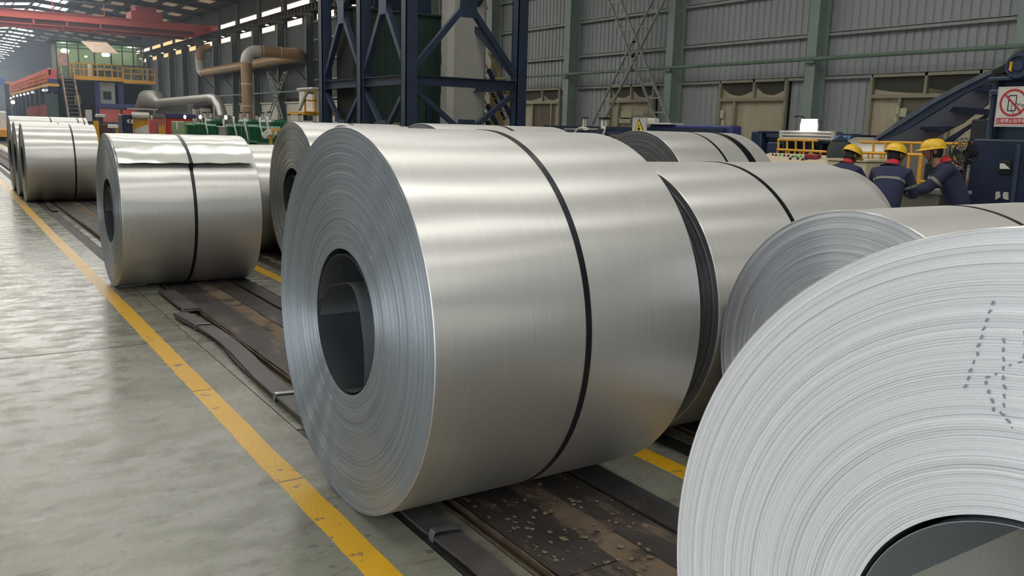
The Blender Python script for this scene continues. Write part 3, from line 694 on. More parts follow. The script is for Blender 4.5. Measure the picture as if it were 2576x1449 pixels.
M_belt = mat('loose_rubber_belt', rgb(74, 70, 68), 0.5, 0.0, 0.2, 5.0, bump=0.0015, bscale=40, dirt=rgb(104, 90, 72), dirt_amt=0.05)
M_band = mat('zinc_band', rgb(176, 178, 180), 0.3, 0.9, 0.06)
def belt(label, path, widths, th, bands, layers=1, group=None):
    """path = [(x, y, z)]; bands = [(index along path 0..1, rise)]"""
    t = thing('rubber_belt', label, 'rubber belt', (path[0][0], path[0][1], 0), group)
    sp_ = spline(path, 6); n = len(sp_); rnd = random.Random(len(label))
    for k in range(layers):
        vs = []; fs = []
        for i, p in enumerate(sp_):
            p = Vector(p); w = widths[0]+(widths[1]-widths[0])*i/(n-1)
            off = -.012*k*math.sin(i*.4)
            jl, jr = rnd.uniform(-.002, .002), rnd.uniform(-.002, .002)
            z0 = p.z-k*th*1.15
            vs += [(p.x-w/2+jl+off, p.y, z0), (p.x+w/2+jr+off, p.y, z0), (p.x+w/2+jr+off, p.y, z0+th), (p.x-w/2+jl+off, p.y, z0+th)]
        for i in range(n-1):
            for j in range(4): fs.append((4*i+j, 4*i+(j+1) % 4, 4*i+4+(j+1) % 4, 4*i+4+j))
        fs += [(3, 2, 1, 0), (4*n-4, 4*n-3, 4*n-2, 4*n-1)]
        MB().add(vs, fs).build('belt_layer', M_belt, t)
    for (f, rise) in bands:
        p = Vector(sp_[int(f*(n-1))]); w = widths[0]+(widths[1]-widths[0])*f
        vs = []; fs = []; m_ = 12
        for i in range(m_+1):
            a = math.pi*i/m_; x = p.x-math.cos(a)*(w/2+.005); z = max(0.001, p.z-(layers-1)*th)+ (th*layers+.004+rise)*min(1, math.sin(a)*1.9)
            z = z if 0 < i < m_ else 0.002
            for q in (-.02, .02): vs += [(x, p.y+q+.012*math.cos(a), z), (x, p.y+q+.012*math.cos(a), z+.0015)]
        for i in range(m_):
            for (a, b_) in ((0, 2), (1, 3), (0, 1), (2, 3)): fs.append((4*i+a, 4*i+b_, 4*i+4+b_, 4*i+4+a))
        MB().add(vs, fs).build('steel_band', M_band, t, smooth='auto')
    return t
belt('loose black rubber belt with two bands, curling between the two front-row coils', [(1.575, 7.35, .03), (1.62, 6.9, .03), (1.655, 6.4, .026), (1.645, 5.9, .026), (1.61, 5.3, .026), (1.60, 4.7, .026), (1.60, 4.0, .02)], (0.11, 0.13), .012, [(0.2, .004), (0.83, .006)], 2)
belt('flat dark belt end held by one thin band, beside the lifted-sheet coil', [(1.70, 8.5, .016), (1.70, 7.9, .016), (1.70, 7.46, .018)], (0.14, 0.14), .014, [(0.97, .002)])
belt('dark belt with an arched bright band at the bottom of the picture', [(1.56, 3.3, .012), (1.56, 2.95, .012), (1.565, 2.72, .014), (1.57, 2.5, .014), (1.555, 2.2, .012), (1.53, 1.5, .010)], (0.115, 0.115), .012, [(0.36, .020)])
tag(MB().box(1.56, 1.66, 16.75, 17.75, .005, .02).build('floor_plate', M_black), 'small black plate lying on the floor before the distant front-row coils', 'plate')
tag(MB().box(1.36, 1.62, 8.97, 9.03, .0, .012).build('shim_strip', M_grey), 'thin grey strip squeezed under the coil with the lifted sheet', 'shim')
# litter: flakes of dried mud and leaf scraps on the boards
rnd = random.Random(9); b = MB()
for i in range(420):
    x = rnd.uniform(1.80, 2.38); y = rnd.uniform(1.0, 3.4) if i < 320 else rnd.uniform(3.4, 9)
    s_ = rnd.uniform(.004, .018)*(1.6 if rnd.random() < .1 else 1); z = .0; k = rnd.randint(4, 6); a0 = rnd.random()*6
    ring = [(x+s_*rnd.uniform(.6, 1)*math.cos(a0+6.283*j/k), y+s_*rnd.uniform(.6, 1.2)*math.sin(a0+6.283*j/k), z+rnd.uniform(0, .004)) for j in range(k)]
    b.add([(x, y, z+rnd.uniform(.002, .006))]+ring, [(0, 1+j, 1+(j+1) % k) for j in range(k)])
tag(b.build('dry_litter', mat('dry_flakes', rgb(112, 96, 76), 0.9, 0.0, 0.3, 60)), 'dry mud flakes and leaf scraps scattered on the dark boards', 'litter', kind='stuff')

#@@BACK
# ------------------------------------------------------------------ blue steel tower
def onY(px0, py0, px1, py1, Y):
    """x and z range of a photo rectangle on the plane Y"""
    m = (py0+py1)/2; c = (px0+px1)/2
    return P(px0, m, Y=Y).x, P(px1, m, Y=Y).x, P(c, py1, Y=Y).z, P(c, py0, Y=Y).z
def onX(px0, py0, px1, py1, X):
    m = (py0+py1)/2; c = (px0+px1)/2
    return P(px1, m, X=X).y, P(px0, m, X=X).y, P(c, py1, X=X).z, P(c, py0, X=X).z
tw = thing('steel_tower', 'tall dark blue steel lattice tower in the middle, pale strip hanging inside', 'steel tower', (12.8, 25, 0))
XA, XB, YA, YM, YB = 10.99, 14.62, 22.1, 25.15, 28.3
def hcol(x, y, z1, s=.34):
    b = MB().box(x-s/2, x+s/2, y-s/2, y-s/2+.03, 0, z1).box(x-s/2, x+s/2, y+s/2-.03, y+s/2, 0, z1).box(x-s/2, x-s/2+.025, y-s/2, y+s/2, 0, z1).box(x-.2-s/2, x+.2+s/2, y-.35, y+.35, 0, .04)
    return b
for (x, y) in ((XA, YA), (XA, YM), (XA, YB), (XB, YA), (XB, YM), (XB, YB)): hcol(x, y, 11.3).build('column', M_blue, tw)
for z in (2.88, 7.3):
    for (a, b_) in (((XA, YA), (XB, YA)), ((XA, YA), (XA, YM)), ((XA, YM), (XA, YB)), ((XA, YB), (XB, YB)), ((XB, YA), (XB, YB))):
        MB().hbeam((a[0], a[1], z), (b_[0], b_[1], z), .2, .26).build('cross_beam', M_blue, tw)
def xbrace(a, b_, z0, z1, w=.13):
    for (p, q) in (((a[0], a[1], z0), (b_[0], b_[1], z1)), ((a[0], a[1], z1), (b_[0], b_[1], z0))):
        MB().beam(p, q, w, w).build('diagonal_brace', M_blue, tw)
    m = ((a[0]+b_[0])/2, (a[1]+b_[1])/2, (z0+z1)/2)
    if abs(a[0]-b_[0]) > .1: MB().cbox(m[0]-.28, m[0]+.28, m[1]-.02-.07, m[1]-.07, m[2]-.42, m[2]+.42, .02).build('gusset_plate', M_blue, tw)
    else: MB().box(m[0]-.09, m[0]-.07, m[1]-.25, m[1]+.25, m[2]-.35, m[2]+.35).build('gusset_plate', M_blue, tw)
for (a, b_) in (((XA, YA), (XB, YA)), ((XA, YA), (XA, YM)), ((XA, YM), (XA, YB)), ((XB, YA), (XB, YB))):
    xbrace(a, b_, 0.1, 2.75); xbrace(a, b_, 3.02, 7.15, .16)
pd = onY(1131, 0, 1228, 310, 24.6)
tag(MB().cbox(pd[0], pd[1], 24.6, 25.3, 0, 11.3, .16).build('strip_duct', M_pale, smooth=False), 'tall pale grey smooth duct standing inside the blue tower', 'duct')
en = thing('ribbed_enclosure', 'dark green ribbed sheet enclosure inside the blue tower', 'enclosure', (12.8, 26.5, 0))
def ribwall(xa, xb, Y, z0, z1, pitch=.27, d=.05):
    n = int((xb-xa)/pitch); p = (xb-xa)/n; prof = []
    for i in range(n): prof += [(xa+i*p, 0), (xa+i*p+p*.8, 0), (xa+i*p+p*.85, -d), (xa+i*p+p*.97, -d)]
    prof.append((xb, 0)); k = len(prof)
    vs = [(x, Y+q, z) for z in (z0, z1) for x, q in prof]
    return MB().add(vs, [(i, i+1, k+i+1, k+i) for i in range(k-1)])
zt = P(1090, 42, Y=26.4).z
MB().box(11.2, 14.3, 26.45, 27.8, 0, zt).build('body', M_dark, en)
ribwall(11.2, 14.3, 26.42, 0, zt).build('ribbed_sheet', M_dgreen, en)
MB().box(11.15, 14.35, 26.3, 27.9, zt, zt+.06).build('top_flashing', M_dgreen, en)
eb = thing('motor_platform', 'dark blue boxes and motor on top of the green enclosure in the tower', 'machine', (12.8, 26.5, zt+.06))
MB().cbox(11.9, 12.9, 26.4, 27.6, zt+.08, zt+1.0, .03).build('gearbox', M_blue2, eb); MB().cbox(13.0, 14.0, 26.5, 27.4, zt+.08, zt+.8, .03).build('housing', M_blue, eb)
MB().lathe([(11.2, 0), (11.2, .25), (11.85, .25), (11.85, 0)], 20, 'X', (0, 27, zt+.45)).build('motor', M_blue2, eb, smooth='auto')
stw = thing('yellow_stair', 'yellow-railed steel stair zigzagging behind the pale duct in the tower', 'stair', (14, 25.8, 0))
for (p, q) in (((1229, 132), (1290, 262)), ((1226, 222), (1284, 345))):
    a, c = P(*p, Y=26.0), P(*q, Y=26.0)
    for dy in (0, .55):
        MB().beam((a.x, a.y+dy, a.z), (c.x, c.y+dy, c.z), .04, .04).build('handrail', M_yellow, stw)
        MB().beam((a.x, a.y+dy, a.z-.55), (c.x, c.y+dy, c.z-.55), .04, .16).build('stringer', M_blue, stw)
        for k in range(4):
            t = (k+.5)/4; m = a.lerp(c, t); MB().beam((m.x, m.y+dy, m.z-.55), (m.x, m.y+dy, m.z), .03, .03).build('baluster', M_yellow, stw)
    for k in range(8):
        m = a.lerp(c, (k+.5)/8); MB().box(m.x-.1, m.x+.1, m.y, m.y+.55, m.z-.58, m.z-.55).build('tread', M_grey, stw)

for x in (13.75, 14.3): MB().box(x-.05, x+.05, 26.1, 26.2, 0, 2.6).build('support_post', M_blue, stw)
# lattice cross brace on the right wall, between the second and third columns
def lattice(b, p, q, off, n, axis):
    p, q = Vector(p), Vector(q); o = Vector(off)
    b.beam(p, q, .09, .05); b.beam(p+o, q+o, .09, .05)
    for k in range(n+1):
        m = p.lerp(q, (k+.3)/(n+.6)); b.beam(m, m+o, .04, .05)
    return b
wbz = thing('wall_cross_brace', 'large lattice cross brace standing against the grey ribbed wall', 'brace', (21.2, 26, 0))
c_lo, c_hi = 0.25, 8.9
y1, y0 = COLY[6]-.35, COLY[5]+.35
yl, yr = P(1512, 0, X=21.15).y, P(1656, 300, X=21.15).y
for (pa, pc) in (((1508, -60), (1650, 300)), ((1672, -60), (1492, 308))):
    a, c = P(*pa, X=21.15), P(*pc, X=21.15)
    d = (c-a)/(a.z-c.z); lo = c+d*(c.z-.2); hi = a-d*(8.9-a.z)
    lattice(MB(), lo, hi, (0.0, -.62, 0) , 17, 0).build('lattice_strut', M_girt, wbz)
# smaller lattice brace in a far bay
wb2 = thing('wall_cross_brace', 'small far lattice cross brace on the wall behind the ochre pipe', 'brace', (21.2, 50, 0))
for (pa, pc) in (((672, 180), (705, 300)), ((715, 180), (672, 300))):
    a, c = P(*pa, X=21.3), P(*pc, X=21.3); lattice(MB(), c, a, (0, -.6, 0), 10, 0).build('lattice_strut', M_girt, wb2)

# ------------------------------------------------------------------ overhead crane
cr = thing('overhead_crane', 'red double-girder overhead crane spanning the hall far away', 'crane', (9, 84, 9))
for y in (81.3, 84.6):
    MB().box(HX0+.4, 19.6, y, y+.5, 9.28, 9.86).build('girder', M_red, cr)
    MB().box(HX0+.4, 19.6, y+.34, y+.5, 8.93, 9.28).build('recessed_web', mat('shaded_crane_red', rgb(112, 54, 52), .6), cr)  # shade of the recess put into a darker crane red
    MB().box(HX0+.4, 19.6, y-.12, y+.62, 9.86, 9.9).box(HX0+.4, 19.6, y+.2, y+.6, 8.84, 8.93).build('flange', M_red, cr)
    for xx in (7.2, 9.6, 12.1): MB().box(xx-.08, xx+.08, y+.05, y+.4, 8.9, 9.28).build('web_bracket', M_red, cr)
    MB().prism([(19.6, y, 8.95), (21.2, y, 9.3), (21.2, y, 9.9), (19.6, y, 9.9)], (0, .5, 0)).build('end_taper', M_red, cr)
MB().cbox(20.9, 21.3, 80.2, 86.2, 9.34, 9.75, .05).build('end_carriage', M_red, cr)
MB().cbox(HX0-.0, HX0+.4, 80.2, 86.2, 9.34, 9.75, .05).build('end_carriage', M_red, cr)
cb = MB().cbox(14.6, 17.2, 82.0, 84.4, 10.0, 10.7, .08).cbox(15.0, 16.7, 82.2, 84.2, 10.7, 11.1, .08); cb.build('trolley', M_red, cr)
for xx in (4.8, 8.6, 12.4): MB().beam((xx, 81.2, 9.94), (xx, 81.2, 10.9), .06).build('rail_post', M_red, cr)
MB().beam((HX0+.4, 81.2, 10.9), (13.5, 81.2, 10.9), .06).build('walkway_rail', M_steel_dark, cr)

# ------------------------------------------------------------------ ochre pipe, silver duct
op = thing('insulated_pipe', 'thick ochre insulated pipe rising and turning along the far wall', 'pipe', (17, 58, 0))
r_ = .36; pv = P(622, 250, Y=58); zt_ = P(640, 128, Y=58).z
xe = P(770, 140, Y=58).x
def bend(p0, p1, p2, rad, n=7):
    """straight from p0, round the corner p1, to p2"""
    p0, p1, p2 = map(Vector, (p0, p1, p2)); a = p1+(p0-p1).normalized()*rad; c = p1+(p2-p1).normalized()*rad
    return [p0]+[(a*(1-t)**2+p1*2*t*(1-t)+c*t*t) for t in [i/n for i in range(n+1)]]+[p2]
MB().tube([(pv.x, 58, 0), (pv.x, 58, zt_-.8)], r_, 20).build('riser', M_brownpipe, op, smooth='auto')
MB().tube(bend((pv.x, 58, zt_-.8), (pv.x, 58, zt_), (pv.x+.9, 58, zt_), .8), r_*1.02, 20).build('elbow', M_pale, op, smooth='auto')
MB().tube([(pv.x+.8, 58, zt_), (20.2, 58, zt_)], r_, 20).build('cross_run', M_brownpipe, op, smooth='auto')
MB().tube(bend((20.1, 58, zt_), (20.95, 58, zt_), (20.95, 58.9, zt_-.1), .7), r_*1.02, 20).build('elbow', M_brownpipe, op, smooth='auto')
MB().tube([(20.95, 58.8, zt_-.1), (20.95, 84, zt_-.2)], r_, 20).build('wall_run', M_brownpipe, op, smooth='auto')
MB().tube(bend((20.95, 84, zt_-.2), (20.95, 85.3, zt_-.2), (20.95, 85.5, zt_+1.2), .9), r_*1.02, 20).build('elbow', M_pale, op, smooth='auto')
MB().tube(bend((20.95, 85.45, zt_+.9), (20.95, 85.5, zt_+2.0), (22.0, 85.5, zt_+2.2), .7), r_, 20).build('wall_stub', M_brownpipe, op, smooth='auto')
for z in (1.0, 2.6, 4.0): MB().tube([(pv.x, 58, z), (pv.x, 58, z+.1)], r_*1.06, 20).build('joint_band', M_pale, op, smooth='auto')
for x in (18.2, 19.4): MB().tube([(x, 58, zt_), (x+.06, 58, zt_)], r_*1.06, 20).build('joint_band', M_pale, op, smooth='auto')
for y in COLY:
    if 58 < y < 86: MB().beam((21.3, y, zt_-1.6), (20.4, y, zt_-.65), .08).beam((21.3, y, zt_-.62), (20.3, y, zt_-.62), .1, .06).build('pipe_bracket', M_steel_dark, op)
sd = thing('silver_duct', 'silver round duct running level then dropping, behind the green machines', 'duct', (15, 60, 2.5))
X_ = 14.0; a, c = P(402, 258, X=X_), P(532, 247, X=X_); e = P(575, 300, X=X_-.2)
MB().tube([a, c], .28, 18).build('duct_run', M_silverpipe, sd, smooth='auto')
MB().tube([c, c+Vector((0, -1.0, -.1)), c+Vector((0, -1.9, -.6)), c+Vector((0, -2.4, -1.2))], .29, 18).build('elbow', M_silverpipe, sd, smooth='auto')
k0 = c+Vector((0, -2.4, -1.2)); MB().prism([(X_-.3, k0.y+.5, k0.z+.1), (X_-.3, k0.y-.3, k0.z+.2), (X_-.3, k0.y-1.8, 0), (X_-.3, k0.y+.6, 0)], (.7, 0, 0)).build('drop_box', M_grey, sd)
MB().tube([a+Vector((0, 0, -.05)), a+Vector((.2, 2.5, .25)), a+Vector((.3, 6, .3)), a+Vector((.2, 9, -.8))], [.3, .7, .75, .5], 18).build('hood', M_silverpipe, sd, smooth='auto')
y0_, y1_, z0_, z1_ = onX(392, 258, 484, 298, X_+.6)
MB().cbox(X_+.5, X_+2.0, y0_, y1_, 0, z1_, .05).build('plenum_box', mat('duct_grey', rgb(112, 114, 112), .5), sd)

# ------------------------------------------------------------------ control mezzanine, far left
mz = thing('control_mezzanine', 'two-storey green control cabin on a blue frame with yellow deck edge', 'control room', (12, 80, 0))
Yf = 78.0
def mbox(name, r, m, depth, Y=Yf, parent=mz, z0=None, lab=None):
    x0, x1, za, zb = onY(*r, Y); o = MB().cbox(x0, x1, Y, Y+depth, za if z0 is None else z0, zb, .03).build(name, m, parent)
    if lab: o['label'] = lab
    return o
dz = P(240, 192, Y=Yf).z; dz2 = P(350, 203, Y=Yf).z
xs0, xs1, xs2, xs3 = (P(q, 198, Y=Yf).x for q in (148, 203, 310, 391))
MB().box(xs0, xs2, Yf, Yf+6, dz-.30, dz-.05).build('deck', M_grey, mz); MB().box(xs2, xs3, Yf, Yf+6, dz2-.30, dz2-.05).build('deck', M_grey, mz)
MB().box(xs1-.6, xs2, Yf-.06, Yf, dz-.32, dz).build('deck_edge', M_yellow, mz); MB().box(xs2, xs3, Yf-.06, Yf, dz2-.25, dz2+.02).build('deck_edge', M_yellow, mz)
MB().prism([(xs0+.9, Yf-.05, dz-.25), (xs1-.6, Yf-.05, dz-.3), (xs1-.6, Yf-.05, dz-.02), (xs0+.9, Yf-.05, dz)], (0, -.05, 0)).build('deck_edge', M_yellow, mz)
for q in (246, 306, 372): x = P(q, 260, Y=Yf+.3).x; MB().hbeam((x, Yf+.3, 0), (x, Yf+.3, dz-.3), .34, .34).build('frame_post', M_violet if q < 320 else M_blue, mz)
for q in (150, 246, 306): x = P(q, 260, Y=Yf+5).x; MB().hbeam((x, Yf+5, 0), (x, Yf+5, dz-.3), .3, .3).build('frame_post', M_blue, mz)
MB().box(xs0, xs3+.3, Yf+4.6, Yf+4.7, 0, dz-.3).build('back_panel', M_dark, mz)  # dark sheet standing in for the shaded void under the deck
mbox('green_panel', (120, 236, 148, 312), M_dgreen, .1, z0=0); mbox('blue_panel', (120, 198, 146, 230), M_violet, 3)
mbox('grey_door', (249, 207, 290, 262), mat('pale_door', rgb(168, 168, 166), .5), .15, Yf+.5); mbox('dark_window', (260, 230, 280, 250), M_dark, .05, Yf+.42)
mbox('salmon_panel', (251, 273, 304, 307), M_salmon, .15, Yf+.1); mbox('blue_beam', (246, 262, 372, 273), M_violet, .3, Yf-.05)
mbox('blue_skirt', (247, 307, 305, 318), M_blue, .3, Yf-.05, z0=0); mbox('red_frame', (308, 276, 370, 289), M_red2, .1, Yf+.05); mbox('red_frame', (308, 288, 314, 309), M_red2, .1, Yf+.05)
mbox('glass_case', (188, 238, 203, 262), M_palegreen, .2, Yf+1); mbox('white_cabinet', (216, 276, 232, 305), M_white, .5, Yf+1)
# cabin: posts, rails, panes, lit from inside
cx0, cx1, cz0, cz1 = onY(142, 112, 362, 168, Yf+1.2); cz0 = dz
Yc = Yf+1.2
MB().box(cx0, cx1, Yc+3.2, Yc+3.3, cz0, cz1).build('cabin_back_wall', M_cabin, mz)
MB().box(cx0, cx1, Yc, Yc+3.3, cz1, cz1+.12).box(cx0-.5, cx1+.2, Yc-.35, Yc+3.5, cz1+.12, cz1+.2).build('cabin_roof', M_dgreen, mz)
ribbed = MB()
for k in range(9): ribbed.box(cx0-.03, cx0+.02, Yc+k*.36, Yc+k*.36+.25, cz0, cz1)
ribbed.box(cx0, cx0+.03, Yc, Yc+3.2, cz0, cz1).build('cabin_side_wall', M_cabin, mz)
M_cabglass = mat('cabin_pane', rgb(170, 190, 150), 0.15, var=0, alpha=0.25)
for q in (142, 170, 197, 237, 279, 307, 335, 361):
    x = P(q, 140, Y=Yc).x; MB().box(x-.05, x+.05, Yc-.03, Yc+.03, cz0, cz1).build('cabin_post', M_dgreen, mz)
qs = (142, 170, 197, 237, 279, 307, 335, 361)
for a, c in zip(qs[:-1], qs[1:]):
    xa, xc = P(a, 140, Y=Yc).x+.06, P(c, 140, Y=Yc).x-.06
    MB().box(xa, xc, Yc, Yc+.02, cz0+1.05, cz1-.4).build('cabin_pane', M_cabglass, mz)
    MB().box(xa, xc, Yc, Yc+.04, cz0, cz0+1.0).build('cabin_panel', M_cabin, mz)
MB().box(cx0, cx1, Yc-.02, Yc+.04, cz0+1.0, cz0+1.06).box(cx0, cx1, Yc-.02, Yc+.04, cz1-.45, cz1-.38).build('cabin_rail', M_dgreen, mz)
mbox('cabin_door', (146, 135, 170, 165), mat('pinkish_door', rgb(190, 150, 140), .5), .05, Yc-.05)
for (q, r_, s_) in ((163, 127, .34), (266, 137, .34), (216, 142, .12)):
    p = P(q, r_, Y=Yc+.8 if s_ > .2 else Yc+.4); MB().lathe([(-.16*s_/.3, 0), (-.14*s_/.3, s_*.7), (0, s_), (.12*s_/.3, s_*.5), (.12*s_/.3, 0)], 14, 'Z', p).build('cabin_lamp', M_lampgreen, mz)
for q in (163, 266, 330):
    p = P(q, 132, Y=Yc+1.4); ld = bpy.data.lights.new('cabin_lamp_light', 'POINT'); ld.energy = 75; ld.color = (.97, 1, .76); ld.shadow_soft_size = .2
    lo_ = bpy.data.objects.new('cabin_lamp_light', ld); lo_.location = p; C.objects.link(lo_)
# faded corrugated awning
a0, a1, a2, a3 = P(202, 103, Y=Yf+1), P(268, 107, Y=Yf+1), P(300, 137, Y=Yf-1.2), P(236, 133, Y=Yf-1.2)
b = MB(); n = 13; vs = []
for i in range(2*n+1):
    t = i/(2*n); up = .05 if i % 2 else 0
    vs += [a0.lerp(a1, t)+Vector((0, 0, up)), a3.lerp(a2, t)+Vector((0, 0, up)), a0.lerp(a1, t)+Vector((0, 0, up+.03)), a3.lerp(a2, t)+Vector((0, 0, up+.03))]
fs = []
for i in range(2*n): fs += [(4*i, 4*i+1, 4*i+5, 4*i+4), (4*i+2, 4*i+6, 4*i+7, 4*i+3)]
b.add(vs, fs).build('awning', mat('faded_awning', rgb(200, 178, 158), .6), mz)
# deck railing
def rail_run(parent, xs_, z, Y, h=1.05, m=M_yellow, t=.045):
    for x in xs_: MB().beam((x, Y, z), (x, Y, z+h), t).build('rail_post', m, parent)
    for zz in (z+h, z+h*.55): MB().beam((xs_[0], Y, zz), (xs_[-1], Y, zz), t).build('rail_bar', m, parent)
rail_run(mz, [P(q, 180, Y=Yf).x for q in (176, 187, 201, 211, 221, 232, 245, 263, 281, 296, 308)], dz, Yf, .95, t=.07)
rail_run(mz, [P(q, 190, Y=Yf).x for q in (311, 330, 360, 372, 389)], dz2, Yf, .95, t=.07)
for (r, m, nm, lb) in (((243, 168, 286, 188), M_white, 'work_table', 'white table standing on the yellow-edged deck'), ((222, 160, 232, 172), M_white, 'white_bundle', 'white cloth bundle on the deck of the control cabin'), ((338, 182, 352, 200), M_grey, 'lamp_stand', 'grey stand with a shiny top on the lower deck'), ((120, 172, 130, 190), M_white, 'signal_box', 'small white box at the left end of the cabin deck')):
    x0, x1, za, zb = onY(*r, Yf+.5); base = dz2-.05 if nm == 'lamp_stand' else dz-.05
    if nm == 'work_table':
        t = thing(nm, lb, 'table', (x0, Yf+.5, base)); MB().cbox(x0, x1, Yf+.5, Yf+1.1, base+.62, base+.72, .02).build('table_top', m, t)
        for xx in (x0+.1, x1-.1): MB().box(xx-.04, xx+.04, Yf+.6, Yf+1.0, base, base+.62).build('leg', m, t)
    else: tag(MB().cbox(x0, x1, Yf+.5, Yf+.9, base, max(zb, base+.3), .06).build(nm, m), lb, 'box')
sr = thing('steep_stair', 'steep steel stair with worn tan handrails below the green cabin', 'stair', (9.2, 77, 0))
sa, sb = Vector((P(152, 170, Y=77.6).x, 77.6, dz)), Vector((P(178, 322, Y=75).x, 75.0, 0.0))
for dx in (0, .85):
    o = Vector((dx, 0, 0)); MB().beam(sa+o, sb+o, .06, .24).build('stringer', M_steel_dark, sr)
    MB().beam(sa+o+Vector((0, 0, .8)), sb+o+Vector((0, 0, .8)), .09, .09).build('handrail', mat('worn_tan_rail', rgb(168, 130, 92), .6, dirt=rgb(90, 80, 70), dirt_amt=.3), sr)
    for k in range(5):
        m = sa.lerp(sb, (k+.5)/5)+o; MB().beam(m, m+Vector((0, 0, .8)), .05).build('baluster', M_steel_dark, sr)
for k in range(16):
    m = sa.lerp(sb, (k+.5)/16); MB().box(m.x, m.x+.85, m.y-.12, m.y+.12, m.z-.02, m.z+.02).build('tread', M_grey, sr)

# ------------------------------------------------------------------ long furnace line at the far left
fl = thing('furnace_line', 'long faded red furnace casing with an orange rail, far left', 'furnace', (7.5, 80, 0))
ye = 118
MB().box(7.55, 8.3, 78.5, ye, 4.35, 5.3).build('casing', mat('faded_red_casing', rgb(206, 92, 84), .5, 0, .1, .4), fl)
MB().box(7.5, 8.3, 77.3, ye, 3.95, 4.15).build('deck_beam', M_yellow, fl)
M_orange = mat('orange_rail', rgb(216, 128, 62), .5, 0, .12, .5)
n = 22
for k in range(n+1):
    y = 77.5+(ye-77.5)*k/n; MB().box(7.44, 7.5, y-.05, y+.05, 4.15, 5.0).build('rail_post', M_orange, fl)
for z in (4.35, 4.65, 4.97): MB().box(7.42, 7.47, 77, ye, z-.04, z+.04).build('rail_bar', M_orange, fl)
MB().box(7.9, 8.0, 80, ye, 0, 3.95).build('back_panel', M_dgreen, fl)
for k in range(9):
    y = 79.5+k*4.7; MB().box(7.55, 7.85, y-.15, y+.15, 0, 3.95).build('pillar', M_blue2, fl)
for k in range(7):
    y = 81+k*2.6; MB().tube([(7.6, y, 0), (7.6, y, 2.6-.02*k)], .2, 10).build('red_cylinder', mat('dull_red_cylinder', rgb(150, 82, 78), .5), fl, smooth='auto')
for (q, r_) in ((27, 247), (34, 243), (43, 241), (52, 239), (61, 237), (70, 235), (81, 232), (109, 227)):
    p = P(q, r_, X=7.4); MB().lathe([(-.09, 0), (-.06, .07), (0, .09), (.06, .07), (.09, 0)], 10, 'Z', p).build('under_rail_lamp', M_lamp, fl)
fp = thing('far_platform', 'far small blue platform with yellow edge left of the red furnace casing', 'platform', (7, 121, 0))
x0, x1, za, zb = onY(9, 206, 62, 211, 121); MB().box(x0, x1, 121, 125, za, zb).build('deck', M_yellow, fp)
x0, x1, zc, zd = onY(0, 196, 12, 212, 121); MB().cbox(x0, x1, 120.5, 124, zc, zd, .05).build('blue_box', mat('bright_blue_box', rgb(60, 92, 170), .5), fp)
for q in (20, 58): x = P(q, 250, Y=121.2).x; MB().box(x-.25, x+.25, 121.1, 121.6, 0, za).build('post', M_blue2, fp)
x0, x1, _, _ = onY(14, 206, 60, 211, 121); rail_run(fp, [x0+(x1-x0)*k/5 for k in range(6)], zb, 121.1, 1.0, M_grey, .08)
p = P(33, 257, X=7.56); lm_ = thing('yellow_lamp', 'round glowing yellow lamp under the far furnace line', 'lamp', p); MB().lathe([(-.2, 0), (-.14, .2), (0, .26), (.14, .2), (.2, 0)], 14, 'Z', p).build('globe', mat('yellow_glow', rgb(250, 230, 120), .4, var=0, emit=(1, .9, .4, 1), estr=6), lm_, smooth='auto')
MB().beam(p, (p.x, p.y, 3.96), .05).build('hanger', M_steel_dark, lm_)
x0, x1, za, zb = onY(-20, 279, 21, 300, 66)
tr = thing('yellow_transfer_cart', 'yellow and white transfer cart at the far left edge of the aisle', 'cart', (x0, 66, 0))
MB().cbox(x0, x1, 66, 70, .25, .75, .05).build('chassis', M_yellow, tr); MB().cbox(x0+.2, x1-.1, 66.3, 69, .75, zb, .1).build('load_bed', M_white, tr)
for xx in (x0+.4, x1-.4): MB().lathe([(66.1, 0), (66.1, .25), (66.3, .25), (66.3, 0)], 16, 'Y', (xx, 0, .25)).build('wheel', M_black, tr)

# salmon cabinet and small machines in front of the mezzanine
def fbox(name, lab, cat, r, Y, m, depth, ch=.04, extra=None):
    x0, x1, za, zb = onY(*r, Y); t = thing(name, lab, cat, ((x0+x1)/2, Y, 0)); MB().cbox(x0, x1, Y, Y+depth, 0, zb, ch).build('body', m, t); return t, x0, x1, zb
t, x0, x1, zb = fbox('salmon_cabinet', 'salmon pink cabinet with a grey lid and narrow dark slot', 'cabinet', (375, 297, 414, 334), 52, M_salmon, 1.2)
MB().cbox(x0-.05, x1+.05, 51.95, 53.2, zb, zb+.18, .02).build('lid', M_grey, t); xm = x0+(x1-x0)*.45; MB().box(xm-.04, xm+.05, 51.97, 52, .3, zb-.2).build('slot', M_grey, t)
for k, q in enumerate((403, 411)):
    x0, x1, za, zb = onY(q-4, 313, q+4, 334, 50); t = thing('gas_cylinder', ('left' if k == 0 else 'right')+' one of the two yellow gas cylinders before the salmon cabinet', 'gas cylinder', ((x0+x1)/2, 50, 0), 'yellow gas cylinders')
    MB().lathe([(0, .0), (0, (x1-x0)*.45), (zb-.2, (x1-x0)*.45), (zb-.08, (x1-x0)*.25), (zb, .03), (zb, 0)], 16, 'Z', ((x0+x1)/2, 50, 0)).build('cylinder_shell', M_yellow, t, smooth='auto')
t, x0, x1, zb = fbox('trimming_machine', 'yellow machine with white roll and pale angled cover, left of the salmon cabinet', 'machine', (337, 296, 372, 334), 50, M_yellow, 1.0)
MB().lathe([(x0-.1, 0), (x0-.1, .17), (x1+.05, .17), (x1+.05, 0)], 18, 'X', (0, 49.9, zb+.12)).build('white_roll', M_white, t, smooth='auto')
MB().prism([(x0, 49.85, .2), (x1, 49.85, .2), (x1, 49.85, zb-.35), (x0, 49.85, zb-.62)], (0, .12, 0)).build('angled_cover', M_white, t)
